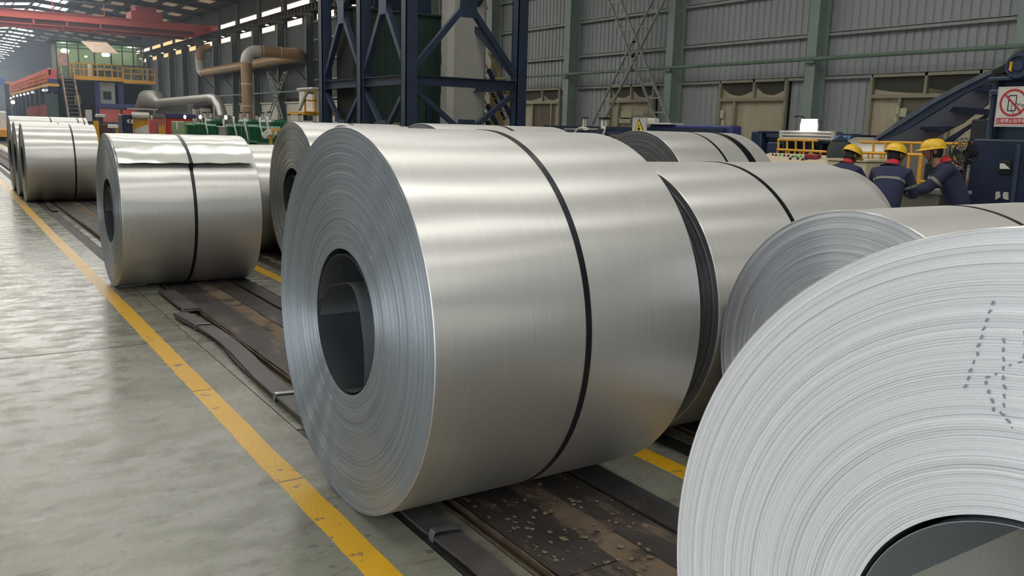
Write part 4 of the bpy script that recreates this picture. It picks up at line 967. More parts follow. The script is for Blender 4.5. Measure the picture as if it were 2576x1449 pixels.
MB().box(x0-.2, x1+.5, 49.8, 50.6, zb+.42, zb+.48).build('top_plate', M_pale, t); MB().lathe([(x1+.12, 0), (x1+.12, .12), (x1+.2, .13), (x1+.2, 0)], 14, 'X', (0, 49.8, zb)).build('end_disc', M_white, t)
t, x0, x1, zb = fbox('white_topped_post', 'white T-shaped block on a yellow post beside the salmon panel', 'post', (292, 317, 298, 332), 46, M_yellow, .15)
a0, a1, za, zb2 = onY(273, 313, 299, 322, 45.9); MB().cbox(a0, a1, 45.9, 46.2, za, zb2, .05).build('white_block', M_white, t)
t, x0, x1, zb = fbox('maroon_machine', 'dark maroon machine with yellow uprights below the mezzanine', 'machine', (225, 312, 282, 330), 48, mat('maroon_paint', rgb(84, 58, 58), .5), 1.2)
for q in (239, 245): x = P(q, 320, Y=47.9).x; MB().box(x-.06, x+.06, 47.85, 47.95, 0, zb+.15).build('upright', M_yellow, t)
a0, a1, za, zb2 = onY(241, 287, 266, 295, 48.3); MB().cbox(a0, a1, 48.2, 48.6, za, zb2, .06).build('pale_hood', M_pale, t); MB().beam(((a0+a1)/2, 48.4, zb), ((a0+a1)/2, 48.4, za), .2).build('neck', M_steel_dark, t)
t, x0, x1, zb = fbox('dark_blue_press', 'dark blue press with round gauges between salmon panel and yellow machine', 'machine', (308, 288, 334, 333), 49, M_blue2, 1.2)
for q, r_ in ((324, 305), (330, 306)):
    p = P(q, r_, Y=48.95); MB().lathe([(48.9, 0), (48.9, .1), (49, .1)], 12, 'Y', (p.x, 0, p.z)).build('gauge', M_pale, t)
t, x0, x1, zb = fbox('red_framed_gate', 'bright red and violet frame standing behind the pale green cabinet', 'frame', (418, 297, 484, 303), 53, M_red2, .3)
MB().box(x0-.15, x1+.2, 52.9, 53.2, zb, zb+.22).build('violet_beam', M_violet, t)
t, x0, x1, zb = fbox('grey_press_block', 'dark grey machine with white cabinets under the silver duct', 'machine', (486, 263, 534, 300), 56, M_steel_dark, 1.5)
for r in ((487, 275, 496, 298), (498, 275, 501, 298), (504, 273, 531, 298)): a0, a1, za, zb2 = onY(*r, 55.8); MB().cbox(a0, a1, 55.8, 56, .2, zb2, .02).build('white_door', M_pale, t)

# ------------------------------------------------------------------ row of green machines beyond the coils
XG = 9.0
def xbox(b, r, X, d, z0=None):
    y0, y1, za, zb = onX(*r, X); b.cbox(X, X+d, y0, y1, za if z0 is None else z0, zb, .02); return y0, y1, za, zb
def gthing(name, lab, cat, r, X, m, d, group=None):
    y0, y1, za, zb = onX(*r, X); t = thing(name, lab, cat, (X, (y0+y1)/2, 0), group); MB().cbox(X, X+d, y0, y1, 0, zb, .03).build('body', m, t); return t, y0, y1, zb
t, y0, y1, zb = gthing('control_cabinet', 'pale green cabinet with a white label, left end of the green machine row', 'cabinet', (431, 305, 462, 338), XG, M_palegreen, .8)
MB().box(XG-.01, XG, y0+(y1-y0)*.45, y0+(y1-y0)*.55, zb-.35, zb-.05).build('label_plate', M_white, t)
def roller_stand(r, lab, rods, motor=None, gr='green roller stands'):
    t, y0, y1, zb = gthing('roller_stand', lab, 'machine', r, XG+.25, M_green, .7, gr)
    for k in range(rods):
        y = y0+(y1-y0)*(k+.5)/rods; MB().tube([(XG+.12, y, .1), (XG+.12, y, zb)], .035, 6).build('guide_rod', M_green, t)
        MB().lathe([(zb-.02, .0), (zb-.02, .06), (zb+.05, .05), (zb+.06, 0)], 8, 'Z', (XG+.12, y, 0)).build('rod_cap', mat('pale_rod_cap', rgb(150, 190, 165), .4), t)
    MB().box(XG+.02, XG+.25, y0, y1, zb-.55, zb-.48).box(XG+.02, XG+.25, y0, y1, .2, .3).build('cross_bar', M_green, t)
    if motor:
        a0, a1, za, zb2 = onX(*motor, XG+.4); MB().cbox(XG+.3, XG+.9, a0, a1, zb, zb2, .08).build('gear_housing', M_green, t)
    return t
roller_stand((463, 313, 495, 337), 'green roller stand next to the pale green cabinet', 8)
roller_stand((498, 312, 526, 338), 'green roller stand with a dark motor housing under twin white cylinders', 5, (521, 299, 537, 312))
roller_stand((528, 316, 552, 339), 'green roller stand left of the small grey box', 6)
roller_stand((577, 317, 596, 339), 'narrow green roller stand right of the small grey box', 4)
roller_stand((600, 316, 633, 345), 'green roller stand with housing directly before the ochre pipe foot', 4, (604, 300, 631, 316))
roller_stand((636, 318, 662, 354), 'green roller stand just left of the tilted white pendant', 5)
roller_stand((662, 322, 716, 357), 'rightmost green roller stand, partly behind the coils', 7, (658, 301, 691, 318))
t, y0, y1, zb = gthing('junction_box', 'small grey box standing between the green roller stands', 'box', (550, 317, 565, 340), XG, mat('box_grey', rgb(132, 132, 124), .5), .5)
def air_cyl(px, r_top, r_bot, lab, X, w, group):
    y0, y1, za, zb = onX(px-w/2, r_top, px+w/2, r_bot, X); yc = (y0+y1)/2; R_ = w/2*(P(px, r_bot, X=X)-EYE).dot(_F)/FOC; t = thing('air_cylinder', lab, 'air cylinder', (X, yc, 0), group)
    MB().lathe([(za, 0), (za, R_*.8), (zb, R_*.8), (zb, 0)], 16, 'Z', (X, yc, 0)).build('barrel', M_white, t, smooth='auto')
    MB().cbox(X-R_*1.05, X+R_*1.05, yc-R_*1.05, yc+R_*1.05, zb, zb+R_*.45, .01).build('end_cap', M_black, t)
    for s_ in (-1, 1): MB().tube([(X-R_*.8, yc+s_*R_*.8, za), (X-R_*.8, yc+s_*R_*.8, zb)], R_*.09, 6).build('tie_rod', mat('rod_rust', rgb(110, 70, 60), .5), t)
    MB().cbox(X-.1, X+.1, yc-.06, yc+.06, 0, za, .01).build('support', M_green if X < 11 else M_blue2, t)
    return t
for (q, a, c, lb) in ((515, 284, 297, 'left one of the twin white cylinders over the green stands'), (530, 284, 297, 'right one of the twin white cylinders over the green stands'), (605, 284, 299, 'white cylinder just left of the ochre pipe foot'), (622, 284, 300, 'white cylinder in front of the ochre pipe foot'), (646, 290, 302, 'short white cylinder between the ochre pipe and the lattice brace'), (660, 285, 300, 'white cylinder before the lattice legs, left one'), (677, 283, 300, 'white cylinder before the lattice legs, right one')):
    air_cyl(q, a, c, lb, XG+1.2, 10, 'white air cylinders above the green machines')
for (q, r_, lb) in ((465, 294, 'round white lamp above the pale green cabinet'), (504, 294, 'round white lamp left of the twin white cylinders'), (568, 295, 'round white lamp above the small grey box')):
    p = P(q, r_, X=XG+.3); t = thing('work_lamp', lb, 'lamp', (p.x, p.y, 0), 'round lamps over the green machines')
    MB().lathe([(-.09, 0), (-.08, .045), (0, .065), (.06, .045), (.09, 0)], 14, 'Z', p).build('globe', mat('lamp_soft', rgb(250, 250, 245), .4, var=0, emit=(1, 1, .95, 1), estr=1.2), t, smooth='auto'); MB().beam((p.x, p.y, 0), (p.x, p.y, p.z-.15), .05).build('pole', M_steel_dark, t)
rnd = random.Random(2)
for k, (q, r_) in enumerate(((515, 305), (560, 308), (585, 303), (612, 306), (650, 305), (668, 304))):
    p = P(q, r_, X=XG+.1); t = thing('air_hose', ['pale hose looping over the stand by the twin cylinders', 'pale hose drooping above the small grey box', 'pale hose climbing to the lamp pole', 'white hose curling at the ochre pipe foot', 'white hose hanging right of the ochre pipe', 'white hose under the right lattice leg'][k], 'hose', p)
    MB().tube(spline([p, p+Vector((0, -.2, .12)), p+Vector((-.05, -.35, -.1)), p+Vector((0, -.45, -.45)), p+Vector((.05, -.42, -.8))], 4), .03, 6).build('hose_run', M_white, t, smooth='auto')
pn = thing('control_pendant', 'tilted white push-button box on a yellow bent post before the green machines', 'control box', (8.3, 26, 0))
XP = 8.3; a, c = P(681, 327, X=XP), P(681, 357, X=XP); e = P(704, 326, X=XP)
MB().beam((XP, a.y, 0), a, .07).beam(a, e, .07).beam(e, (XP, e.y, 0), .07).build('bent_post', M_yellow, pn)
p1, p2, p3, p4 = P(658, 339, X=XP-.1), P(676, 326, X=XP-.1), P(677, 338, X=XP-.1), P(665, 349, X=XP-.1)
MB().prism([p1, p2, p3, p4], (.25, 0, 0)).build('button_box', M_white, pn)
for k in range(5):
    m = p1.lerp(p2, (k+.5)/5); MB().lathe([(-.02, .03), (.04, .03), (.04, 0)], 8, 'Z', m).build('button', M_white, pn)

# ------------------------------------------------------------------ white tank with yellow guard, left of the tower
Yt = 33.0
tk = thing('white_tank', 'white box tank in a yellow guard, seen through the tower legs', 'tank', (13, Yt, 0))
x0, x1, za, zb = onY(787, 226, 838, 283, Yt)
MB().cbox(x0, x1, Yt, Yt+1.6, za, zb, .06).build('tank_body', M_white, tk); MB().cbox(x0-.05, x1+.05, Yt-.05, Yt+1.7, zb, zb+.08, .02).build('lid', M_pale, tk)
MB().box(x0-.4, x1+1.2, Yt-.1, Yt+1.8, za-.12, za).build('tank_stand', M_yellow, tk)
for xx in (x0-.3, x0+1.0, x1+1.0): MB().box(xx-.06, xx+.06, Yt, Yt+.12, 0, za-.12).build('leg', M_blue2, tk)
xa, xb_ = P(767, 255, Y=Yt-.1).x, P(880, 255, Y=Yt-.1).x
for q in (767, 792, 866, 879): x = P(q, 255, Y=Yt-.1).x; MB().beam((x, Yt-.12, za), (x, Yt-.12, zb-.1), .05).build('guard_post', M_yellow, tk)
for z in (za, (za+zb)/2, zb-.1): MB().beam((xa, Yt-.12, z), (P(795, 255, Y=Yt).x, Yt-.12, z), .05).beam((P(862, 255, Y=Yt).x, Yt-.12, z), (xb_, Yt-.12, z), .05).build('guard_bar', M_yellow, tk)
MB().tube(spline([P(753, 278, Y=Yt-.15), P(760, 262, Y=Yt-.15), P(770, 237, Y=Yt-.15), P(777, 232, Y=Yt-.15), P(788, 234, Y=Yt-.15)], 5), .06, 8).build('handrail', M_grey, tk, smooth='auto')
for k, q in enumerate((727, 754, 791, 812, 868, 876)):
    air_cyl(q, 289, 306, ['white cylinder farthest left below the white tank', 'white cylinder below the tank handrail', 'white cylinder under the white tank, left one', 'white cylinder under the white tank, right one', 'white cylinder behind the tower leg, left one', 'white cylinder behind the tower leg, right one'][k], 11.6, 9, 'white cylinders below the tank')
t = thing('grey_conveyor_wall', 'long low grey-beige machine side behind the green stands and coils', 'machine', (11, 38, 0))
y0, y1, za, zb = onX(600, 300, 960, 307, 11.9); MB().cbox(11.9, 12.6, y0, y1, 0, 1.72, .03).build('side_wall', mat('beige_grey_side', rgb(150, 142, 130), .6), t)

#@@RIGHT
# ------------------------------------------------------------------ blue roller table behind the third row
rt = thing('roller_table', 'low dark blue roller table with pipes along the foot of the right wall', 'machine', (12.5, 16, 0))
XT = 12.6
y0, y1, za, zb = onX(1385, 318, 1640, 326, XT); MB().box(XT, XT+.25, y0-2, y1+.3, za-.04, zb).build('top_beam', M_blue2, rt)
y0, y1, za, zb = onX(1395, 331, 1660, 338, XT-.15); MB().box(XT-.2, XT-.05, y0, y1, za, zb).build('front_beam', M_blue, rt)
MB().box(XT+.1, XT+1.1, y0-2, y1, 0.05, 1.42).build('table_body', M_blue2, rt)
for k in range(7): y = y0+(y1-y0)*k/6; MB().box(XT-.1, XT+.2, y-.06, y+.06, 0, 1.5).build('leg', M_blue2, rt)
a, c = P(1420, 326, X=XT-.1), P(1505, 326, X=XT-.1); MB().tube([a, c], .03, 8).build('hydraulic_pipe', M_grey, rt, smooth='auto')
air_cyl(1471, 298, 321, 'white cylinder on the blue roller table, before the green column', XT, 13, 'white cylinders on the blue roller table')
air_cyl(1520, 300, 324, 'thicker white cylinder on the blue roller table, below the lattice brace', XT, 21, 'white cylinders on the blue roller table')
for k, (pp, lb) in enumerate((([(1466, 316), (1470, 326), (1480, 324), (1458, 322), (1446, 334), (1447, 345)], 'white hose twisting down from the thinner white cylinder'), ([(1517, 318), (1521, 324), (1519, 335), (1514, 344)], 'white hose looping below the thicker white cylinder'))):
    pts = [P(*q, X=XT-.25) for q in pp]; t = thing('air_hose', lb, 'hose', pts[0]); MB().tube(spline(pts, 5), .022, 6).build('hose_run', M_white, t, smooth='auto')
pl = thing('blue_guard_beam', 'violet blue machine guard with thin white top plate beside the warning sign', 'machine guard', (12.7, 14, 0))
y0, y1, za, zb = onX(1633, 314, 1840, 332, 12.7); MB().cbox(12.7, 13.0, y0, y1, .9, zb, .03).build('guard_panel', M_violet, pl)
for y in (y0+.3, y1-.3): MB().box(12.8, 12.95, y-.08, y+.08, 0, .9).build('leg', M_blue2, pl)
y2, y3, _, zc = onX(1618, 309, 1693, 313, 12.65); MB().box(12.6, 12.95, y2, y3, zb, zb+.03).build('top_plate', M_white, pl)
a0, a1, _, zc = onX(1626, 297, 1648, 312, 12.8); MB().cbox(12.75, 12.95, a0, a1, zb+.03, zc, .03).build('small_valve', M_pale, pl)
# warning sign: white board, yellow triangle
ws = thing('warning_sign', 'white board with a yellow warning triangle, standing above the third-row coil', 'sign', (12.3, 14.5, 0))
XW = 12.35
y0, y1, za, zb = onX(1590, 293, 1624, 345, XW); MB().cbox(XW, XW+.05, y0, y1, za, zb, .008).build('board', M_pale, ws); MB().box(XW-.02, XW+.07, y0-.02, y1+.02, zb, zb+.03).build('top_trim', M_grey, ws)
M_signy = mat('sign_yellow', rgb(232, 208, 60), .5, var=0); M_ink2 = mat('sign_black', rgb(28, 26, 24), .5, var=0)
tl, tr_, tp = P(1594, 334, X=XW-.003), P(1621, 334, X=XW-.003), P(1607.5, 298, X=XW-.003)
MB().prism([tp, tr_, tl], (.002, 0, 0)).build('triangle_edge', M_ink2, ws)
ce = (tl+tr_+tp)/3; f = .80; MB().prism([ce+(q-ce)*f-Vector((.004, 0, 0)) for q in (tp, tr_, tl)], (.002, 0, 0)).build('triangle', M_signy, ws)
h = tp.z-tl.z; cy = ce.y; b = MB(); xk = XW-.009
hc = tl.z+h*.50
b.prism([(xk, cy+math.cos(6.283*i/12)*h*.062, hc+math.sin(6.283*i/12)*h*.062) for i in range(12)], (.002, 0, 0))
b.prism([(xk, cy-h*.07, tl.z+h*.38), (xk, cy+h*.07, tl.z+h*.38), (xk, cy+h*.12, tl.z+h*.14), (xk, cy-h*.12, tl.z+h*.14)], (.002, 0, 0))
b.beam((xk, cy+h*.02, tl.z+h*.40), (xk, cy-h*.17, tl.z+h*.27), h*.035, .002, up=(1, 0, 0)).beam((xk, cy-h*.02, tl.z+h*.40), (xk, cy+h*.17, tl.z+h*.27), h*.035, .002, up=(1, 0, 0)); b.build('sign_figure', M_ink2, ws)
MB().box(XW+.05, XW+.09, (y0+y1)/2-.03, (y0+y1)/2+.03, 0, zb).build('post', M_grey, ws)

# blue machine frames under the flood lamp
bf = thing('blue_machine_frame', 'dark blue boxy machine frame behind the yellow guard rail', 'machine', (13.4, 9.8, 0))
XF = 13.2
for r in ((1886, 330, 1912, 420), (1926, 330, 1968, 345), (1926, 358, 1968, 420), (1905, 330, 2100, 336), (2060, 355, 2140, 362), (2058, 362, 2064, 420), (2082, 355, 2090, 420), (2116, 336, 2122, 420), (2101, 336, 2145, 340), (2136, 338, 2142, 420), (1960, 338, 1968, 420)):
    b = MB(); xbox(b, r, XF, .25, 0 if r[3] > 400 else None); b.build('frame_member', M_blue2 if r[0] % 2 else M_blue, bf)
b = MB(); y0, y1, za, zb = onX(1890, 336, 2145, 420, XF+.4); b.box(XF+.4, XF+1.3, y0, y1, 0, zb); b.build('dark_core', mat('navy_core', rgb(28, 36, 54), .6), bf)
# flood lamp and tube lights
fd = thing('flood_lamp', 'square white flood lamp glowing above the tube light fixture', 'lamp', (13, 10, 1.8))
y0, y1, za, zb = onX(2015, 298, 2057, 334, 13.0); MB().cbox(13.0, 13.15, y0, y1, za, zb, .02).build('housing', M_grey, fd)
MB().box(12.97, 13.0, y0+.01, y1-.01, za, za+(zb-za)*.66).build('lit_lens', mat('flood_emit', rgb(255, 255, 255), .4, var=0, emit=(.96, .97, 1, 1), estr=26), fd)
MB().box(12.98, 13.0, y0+.01, y1-.01, za+(zb-za)*.66, zb-.01).build('lens_top', mat('flood_emit_soft', rgb(230, 225, 225), .4, var=0, emit=(.9, .86, .86, 1), estr=.8), fd)
MB().tube(spline([Vector((13.1, y1, zb)), Vector((13.1, y1+.1, zb+.04)), Vector((13.1, y1+.25, zb+.03))], 4), .012, 6).build('cable', M_black, fd)
tf = thing('tube_light_fixture', 'long fixture with three unlit white tubes under the flood lamp', 'light fixture', (13, 10, 1.6))
for k, (ra, rb) in enumerate(((331, 335), (338, 343), (346, 351))):
    y0, y1, za, zb = onX(1967, ra, 2098, rb, 12.95)
    MB().tube([(12.93, y0, (za+zb)/2), (12.93, y1, (za+zb)/2)], .016, 10).build('tube', M_white, tf, smooth='auto')
    for y in (y0, y1): MB().cbox(12.9, 12.97, y-.03, y+.03, za-.01, zb+.012, .006).build('socket', M_pale, tf)
y0, y1, za, zb = onX(1972, 329, 2095, 353, 12.97); MB().cbox(12.965, 13.05, y0, y1, za, zb, .01).build('reflector', mat('reflector_grey', rgb(178, 168, 160), .4), tf); MB().box(13.05, 13.15, (y0+y1)/2-.05, (y0+y1)/2+.05, 0, zb+.05).build('bracket', M_blue2, tf)
# guard rails
def guard(name, lab, X, top, mid, posts, lower, low_y, r=.02):
    t = thing(name, lab, 'guard rail', (X, 9, 0))
    MB().tube([P(*top[0], X=X), P(*top[1], X=X)], r, 8).build('top_rail', M_yellow, t, smooth='auto')
    MB().tube([P(*mid[0], X=X), P(*mid[1], X=X)], r, 8).build('mid_rail', M_yellow, t, smooth='auto')
    for (q, ya, yb) in posts:
        MB().tube([P(q, ya, X=X), P(q, yb, X=X)], r*.85, 8).build('rail_post', M_yellow, t, smooth='auto')
    for q in lower:
        a = P(q, low_y, X=X); MB().tube([a, (X, a.y, 0.0)], r*.8, 8).build('lower_post', M_yellow, t, smooth='auto')
    return t
guard('guard_rail', 'ladder-like yellow guard rail below the tube lights', 12.2, ((1957, 351), (2057, 354)), ((1955, 376), (2079, 382)), [(q, 352, 378) for q in (1958, 1980, 2002, 2023, 2045)], (1956, 1978, 1985, 2000, 2013, 2022, 2038, 2043, 2065), 380, .021)
guard('guard_rail', 'long yellow guard rail behind the workers, under the conveyor', 11.9, ((2165, 357), (2466, 363)), ((2165, 384), (2232, 386)), [(2197, 358, 384), (2228, 358, 386), (2293, 359, 392), (2325, 360, 392), (2402, 362, 410)], (2168, 2185, 2195, 2216, 2224, 2402), 385, .022)
ng = thing('guard_rail', 'nearer thick yellow rail post and bar between the two right workers', 'guard rail', (10.4, 6, 0))
XN = 10.5
MB().tube([P(2283, 389, X=XN), P(2322, 390, X=XN)], .022, 10).build('top_rail', M_yellow, ng, smooth='auto')
a = P(2318, 390, X=XN); MB().tube([a, (XN, a.y, 0)], .026, 12).build('end_post', M_yellow, ng, smooth='auto'); a = P(2288, 389, X=XN); MB().tube([a, (XN, a.y, 0)], .018, 10).build('rail_post', M_yellow, ng, smooth='auto')
MB().tube([P(2308, 458, X=XN), P(2332, 456, X=XN)], .018, 10).build('foot_rail', M_yellow, ng, smooth='auto')

# control desk
cd_ = thing('control_desk', 'cream control desk with green and black push buttons beyond the scratched coil', 'control desk', (10.9, 8.3, 0))
XD = 10.9
y0, y1, za, zb = onX(1925, 387, 2235, 400, XD+.5); zt2 = P(2000, 388, X=XD+.5).z; zf = zt2-.13
ym = P(2112, 395, X=XD+.3).y
MB().prism([(XD, ym, 0), (XD+.75, ym, 0), (XD+.75, ym, zt2), (XD+.6, ym, zt2), (XD, ym, zf)], (0, y1-ym, 0)).build('desk_body', M_beige, cd_)
MB().box(XD-.03, XD, ym, y1, zf-.09, zf+.005).build('front_lip', M_white, cd_)
MB().cbox(XD, XD+.75, y0, ym-.01, 0, zt2-.06, .01).build('side_cabinet', M_beige, cd_); MB().box(XD-.02, XD+.77, y0-.02, ym-.01, zt2-.05, zt2-.02).build('cabinet_top', M_beige, cd_)
for q in range(9):
    y = y0+.08+(ym-y0-.1)*q/9; MB().cbox(XD-.02, XD+.0, y, y+.05, .5, zf-.10, .01).build('vent_rib', M_beige, cd_)
def on_desk(px, py):
    """point of the sloping desk top seen at this pixel"""
    n = Vector((-(zt2-zf)/.6, 0, 1)); o = Vector((XD, 0, zf)); d = P(px, py, X=XD)-EYE
    return EYE+d*((o-EYE).dot(n)/d.dot(n))
M_btng = mat('button_green', rgb(70, 190, 100), .35, var=0); M_btnr = mat('button_dark_red', rgb(120, 40, 42), .35, var=0); M_btnk = mat('button_black', rgb(40, 44, 46), .35, var=0)
for (q, r_, m, s_) in ((1944, 391, M_btnr, .02), (1952, 392, M_btnr, .024), (1962, 392, M_btng, .026), (1973, 393, M_btnr, .024), (1983, 394, M_btnk, .024), (1988, 401, M_btnk, .026), (2004, 395, M_btng, .03), (2014, 395, M_btng, .03), (2026, 397, M_btnk, .03), (2007, 401, M_btnk, .026), (2019, 403, M_btnk, .026), (2028, 402, M_btnk, .026), (1995, 396, M_grey, .032)):
    p = on_desk(q, r_); MB().lathe([(-.01, s_*.9), (.012, s_*.9), (.014, s_*.7), (.03, s_*.7), (.034, 0)], 12, 'Z', p).build('push_button', m, cd_, smooth='auto')
p = on_desk(2042, 399); tb = tag(MB().cbox(p.x-.06, p.x+.07, p.y-.13, p.y+.11, p.z, p.z+.07, .015).build('red_box', mat('dull_red_box', rgb(140, 48, 50), .5)), 'small dull red box lying on the cream control desk', 'box')
# black bag with a cloth on top, at the end of the desk
p = on_desk(2096, 404); bag = thing('bag', 'dark grey-green bag with crumpled blue cloth on top, on the control desk', 'bag', (p.x, p.y, p.z))
M_bag = mat('bag_fabric', rgb(52, 60, 60), .8, 0, .15, 8, bump=.004, bscale=14)
bw, bh = .19, .30
MB().lathe([(0, 0), (.0, .15), (.04, .185), (.2, .18), (.27, .14), (bh, .07), (bh+.01, 0)], 20, 'Z', (p.x+.1, p.y-.03, p.z)).build('bag_body', M_bag, bag, smooth='auto')
MB().tube([(p.x+.02+.05*math.cos(a), p.y-.02+.06*math.sin(a)*1.2, p.z+bh+.0) for a in [i*.5236 for i in range(13)]], .012, 6, cap=False).build('handle', M_bag, bag, smooth='auto')
rnd = random.Random(4); vs = []; nn = 7
for i in range(nn):
    for j in range(nn): vs.append((p.x+.02+.16*i/nn, p.y-.16+.26*j/nn, p.z+bh+.015+.05*math.sin(i*1.3+j*.8)*rnd.uniform(.5, 1)+.02))
MB().add(vs, [(i*nn+j, i*nn+j+1, (i+1)*nn+j+1, (i+1)*nn+j) for i in range(nn-1) for j in range(nn-1)]).build('crumpled_cloth', mat('blue_cloth', rgb(84, 112, 150), .8, 0, .4, 9), bag, smooth='auto')

# pale steel roll with yellow hub
rl = thing('uncoiler_roll', 'pale roll of strip with a yellow hub edge under the conveyor', 'steel roll', (12.6, 8, 1.1))
y0, y1, za, zb = onX(2136, 346, 2280, 400, 12.5); R_ = .42
MB().lathe([(y0, .0), (y0, R_), (y1, R_), (y1, 0)], 40, 'Y', (12.7, 0, zb-R_)).build('wound_strip', mat('pale_strip', rgb(196, 190, 182), .35, .5, .08), rl, smooth='auto')
MB().lathe([(y1, .0), (y1, R_-.02), (y1+.05, R_-.02), (y1+.05, 0)], 30, 'Y', (12.7, 0, zb-R_)).build('hub_edge', M_yellow, rl, smooth='auto')
for y in (y0+.1, y1-.1): MB().box(12.6, 12.8, y-.08, y+.08, 0, zb-R_).build('pedestal', M_blue2, rl)

# inclined conveyor and uncoiler stand
cv = thing('inclined_conveyor', 'dark blue inclined conveyor trough rising to the right', 'conveyor', (12.2, 7, 1.6))
def slab(pts, X, th, name, m, parent): MB().prism([P(q, r_, X=X) for q, r_ in pts], (th, 0, 0)).build(name, m, parent)
XC = 11.9
slab([(2205, 351), (2215, 357), (2290, 320), (2350, 283), (2420, 238), (2488, 205), (2484, 190), (2420, 222), (2345, 262), (2280, 305)], XC, .05, 'near_side_plate', M_blue, cv)
slab([(2195, 350), (2205, 351), (2280, 305), (2345, 262), (2420, 222), (2492, 186), (2504, 172), (2480, 180), (2410, 214), (2330, 258), (2262, 303)], XC-.03, .10, 'top_flange', mat('lit_blue_edge', rgb(96, 106, 118), .4, .3, .2, 6), cv)  # paler grey-blue: light on the flange put into its colour
slab([(2215, 357), (2330, 357), (2420, 310), (2484, 262), (2488, 205), (2420, 238), (2350, 283), (2290, 320)], XC+.35, .04, 'underside_plate', mat('slate_plate', rgb(82, 84, 94), .5, 0, .1), cv)
slab([(2316, 319), (2390, 318), (2376, 330), (2312, 327)], XC+.25, .1, 'cross_bar', M_blue2, cv); slab([(2398, 268), (2482, 274), (2480, 290), (2386, 281)], XC+.25, .1, 'cross_bar', M_blue2, cv); slab([(2440, 224), (2488, 212), (2486, 232), (2452, 230)], XC+.25, .1, 'cross_bar', M_blue2, cv)
slab([(2368, 357), (2482, 286), (2480, 296), (2425, 330), (2392, 357)], XC+.3, .06, 'strut', M_blue2, cv)
us = thing('uncoiler_stand', 'tall blue uncoiler machine at the right edge carrying the no-phone sign', 'machine', (11.6, 5.8, 0))
XU = 11.5
def ubox(r, X, d, name, m, z0=None): b = MB(); xbox(b, r, X, d, z0); return b.build(name, m, us)
M_teal = mat('teal_plate', rgb(66, 84, 96), .45, 0, .12, 2)
ubox((2508, 168, 2700, 400), XU+.25, .2, 'back_plate', M_teal, 0); ubox((2484, 198, 2497, 400), XU, .12, 'upright', M_blue, 0); ubox((2500, 198, 2508, 400), XU+.15, .1, 'upright', M_blue2, 0)
ubox((2482, 190, 2700, 200), XU-.05, .35, 'top_channel', M_blue, None); ubox((2484, 223, 2700, 236), XU-.06, .1, 'sign_channel', M_blue, None)
ubox((2436, 352, 2700, 520), XU-.1, .6, 'lower_cabinet', M_blue2, 0); ubox((2545, 362, 2558, 510), XU-.14, .05, 'cabinet_rib', M_blue, 0)
ubox((2510, 404, 2542, 436), XU-.13, .04, 'opening_shade_plate', M_dark, None)  # dark plate standing in for the shade of an opening
slab([(2515, 411), (2524, 411), (2540, 425), (2515, 425)], XU-.15, .015, 'paper_in_recess', M_white, us)
slab([(2505, 482), (2513, 482), (2514, 497), (2503, 503)], XU-.2, .03, 'clamp_jaw', M_pale, us); slab([(2525, 483), (2534, 484), (2534, 503), (2524, 500), (2522, 492)], XU-.2, .03, 'clamp_jaw', M_pale, us)
ubox((2440, 300, 2486, 356), XU+.6, .2, 'rear_arm', mat('dark_arm', rgb(48, 50, 56), .6), None)
# motor drum and guard on top
c = P(2562, 166, X=XU-.1); MB().lathe([(XU-.12, 0), (XU-.12, .06), (XU-.10, .07), (XU-.10, .11), (XU-.13, .12), (XU-.13, .15), (XU-.08, .17), (XU+.5, .17), (XU+.5, 0)], 30, 'X', (0, c.y, c.z)).build('motor_drum', M_blue, us, smooth='auto')
a_ = [math.radians(q) for q in range(100, 215, 12)]
g_ = [(XU-.05, c.y+.36*-math.cos(a)*-1*-1, c.z+.02+.26*math.sin(a)) for a in a_]
MB().tube([(XU+.1, c.y-.20*math.cos(math.radians(q)), c.z+.20*math.sin(math.radians(q))) for q in range(10, 165, 12)], .055, 8).build('drum_guard', M_black, us, smooth='auto')
slab([(2537, 176), (2541, 155), (2546, 155), (2542, 180)], XU-.14, .03, 'yellow_edge', M_yellow, us)
slab([(2495, 178), (2535, 158), (2540, 178), (2520, 184), (2496, 184)], XU-.02, .3, 'feed_arm', M_black, us)
# sign: no phones, red band with white characters
sg = thing('no_phone_sign', 'white and red prohibition sign with a crossed-out phone at the right edge', 'sign', (XU-.1, 5.8, 1.8))
XS = XU-.12
ya, yb, za, zb = onX(2505, 218, 2592, 319, XS)
MB().cbox(XS, XS+.03, ya, yb, za, zb, .006).build('board', mat('sign_white', rgb(212, 208, 200), .35, var=.03), sg)
M_sred = mat('sign_red', rgb(184, 62, 66), .4, var=0); W = yb-ya; Hh = zb-za
def sp(u, v, k=0): return Vector((XS-.001-.001*k, yb-W*u, zb-Hh*v))       # u to the right, v down
def sbar(p, q, w, m, name, k=0): MB().beam(sp(*p, k), sp(*q, k), w, .0008, up=(1, 0, 0)).build(name, m, sg)
for e in (((.03, .02), (.97, .02)), ((.03, .97), (.97, .97)), ((.03, .02), (.03, .97)), ((.97, .02), (.97, .97))): sbar(*e, .0035, M_sred, 'border_line')
b = MB(); n = 40; c0 = (.5, .40); rr = W*.40
vs = []
for i in range(n):
    a = 6.28318*i/n; cc = sp(*c0, 2)
    for q in (rr, rr*.84): vs.append((cc.x, cc.y+q*math.cos(a), cc.z+q*math.sin(a)))
b.add(vs, [(2*i, 2*((i+1) % n), 2*((i+1) % n)+1, 2*i+1) for i in range(n)]).build('prohibition_ring', M_sred, sg)
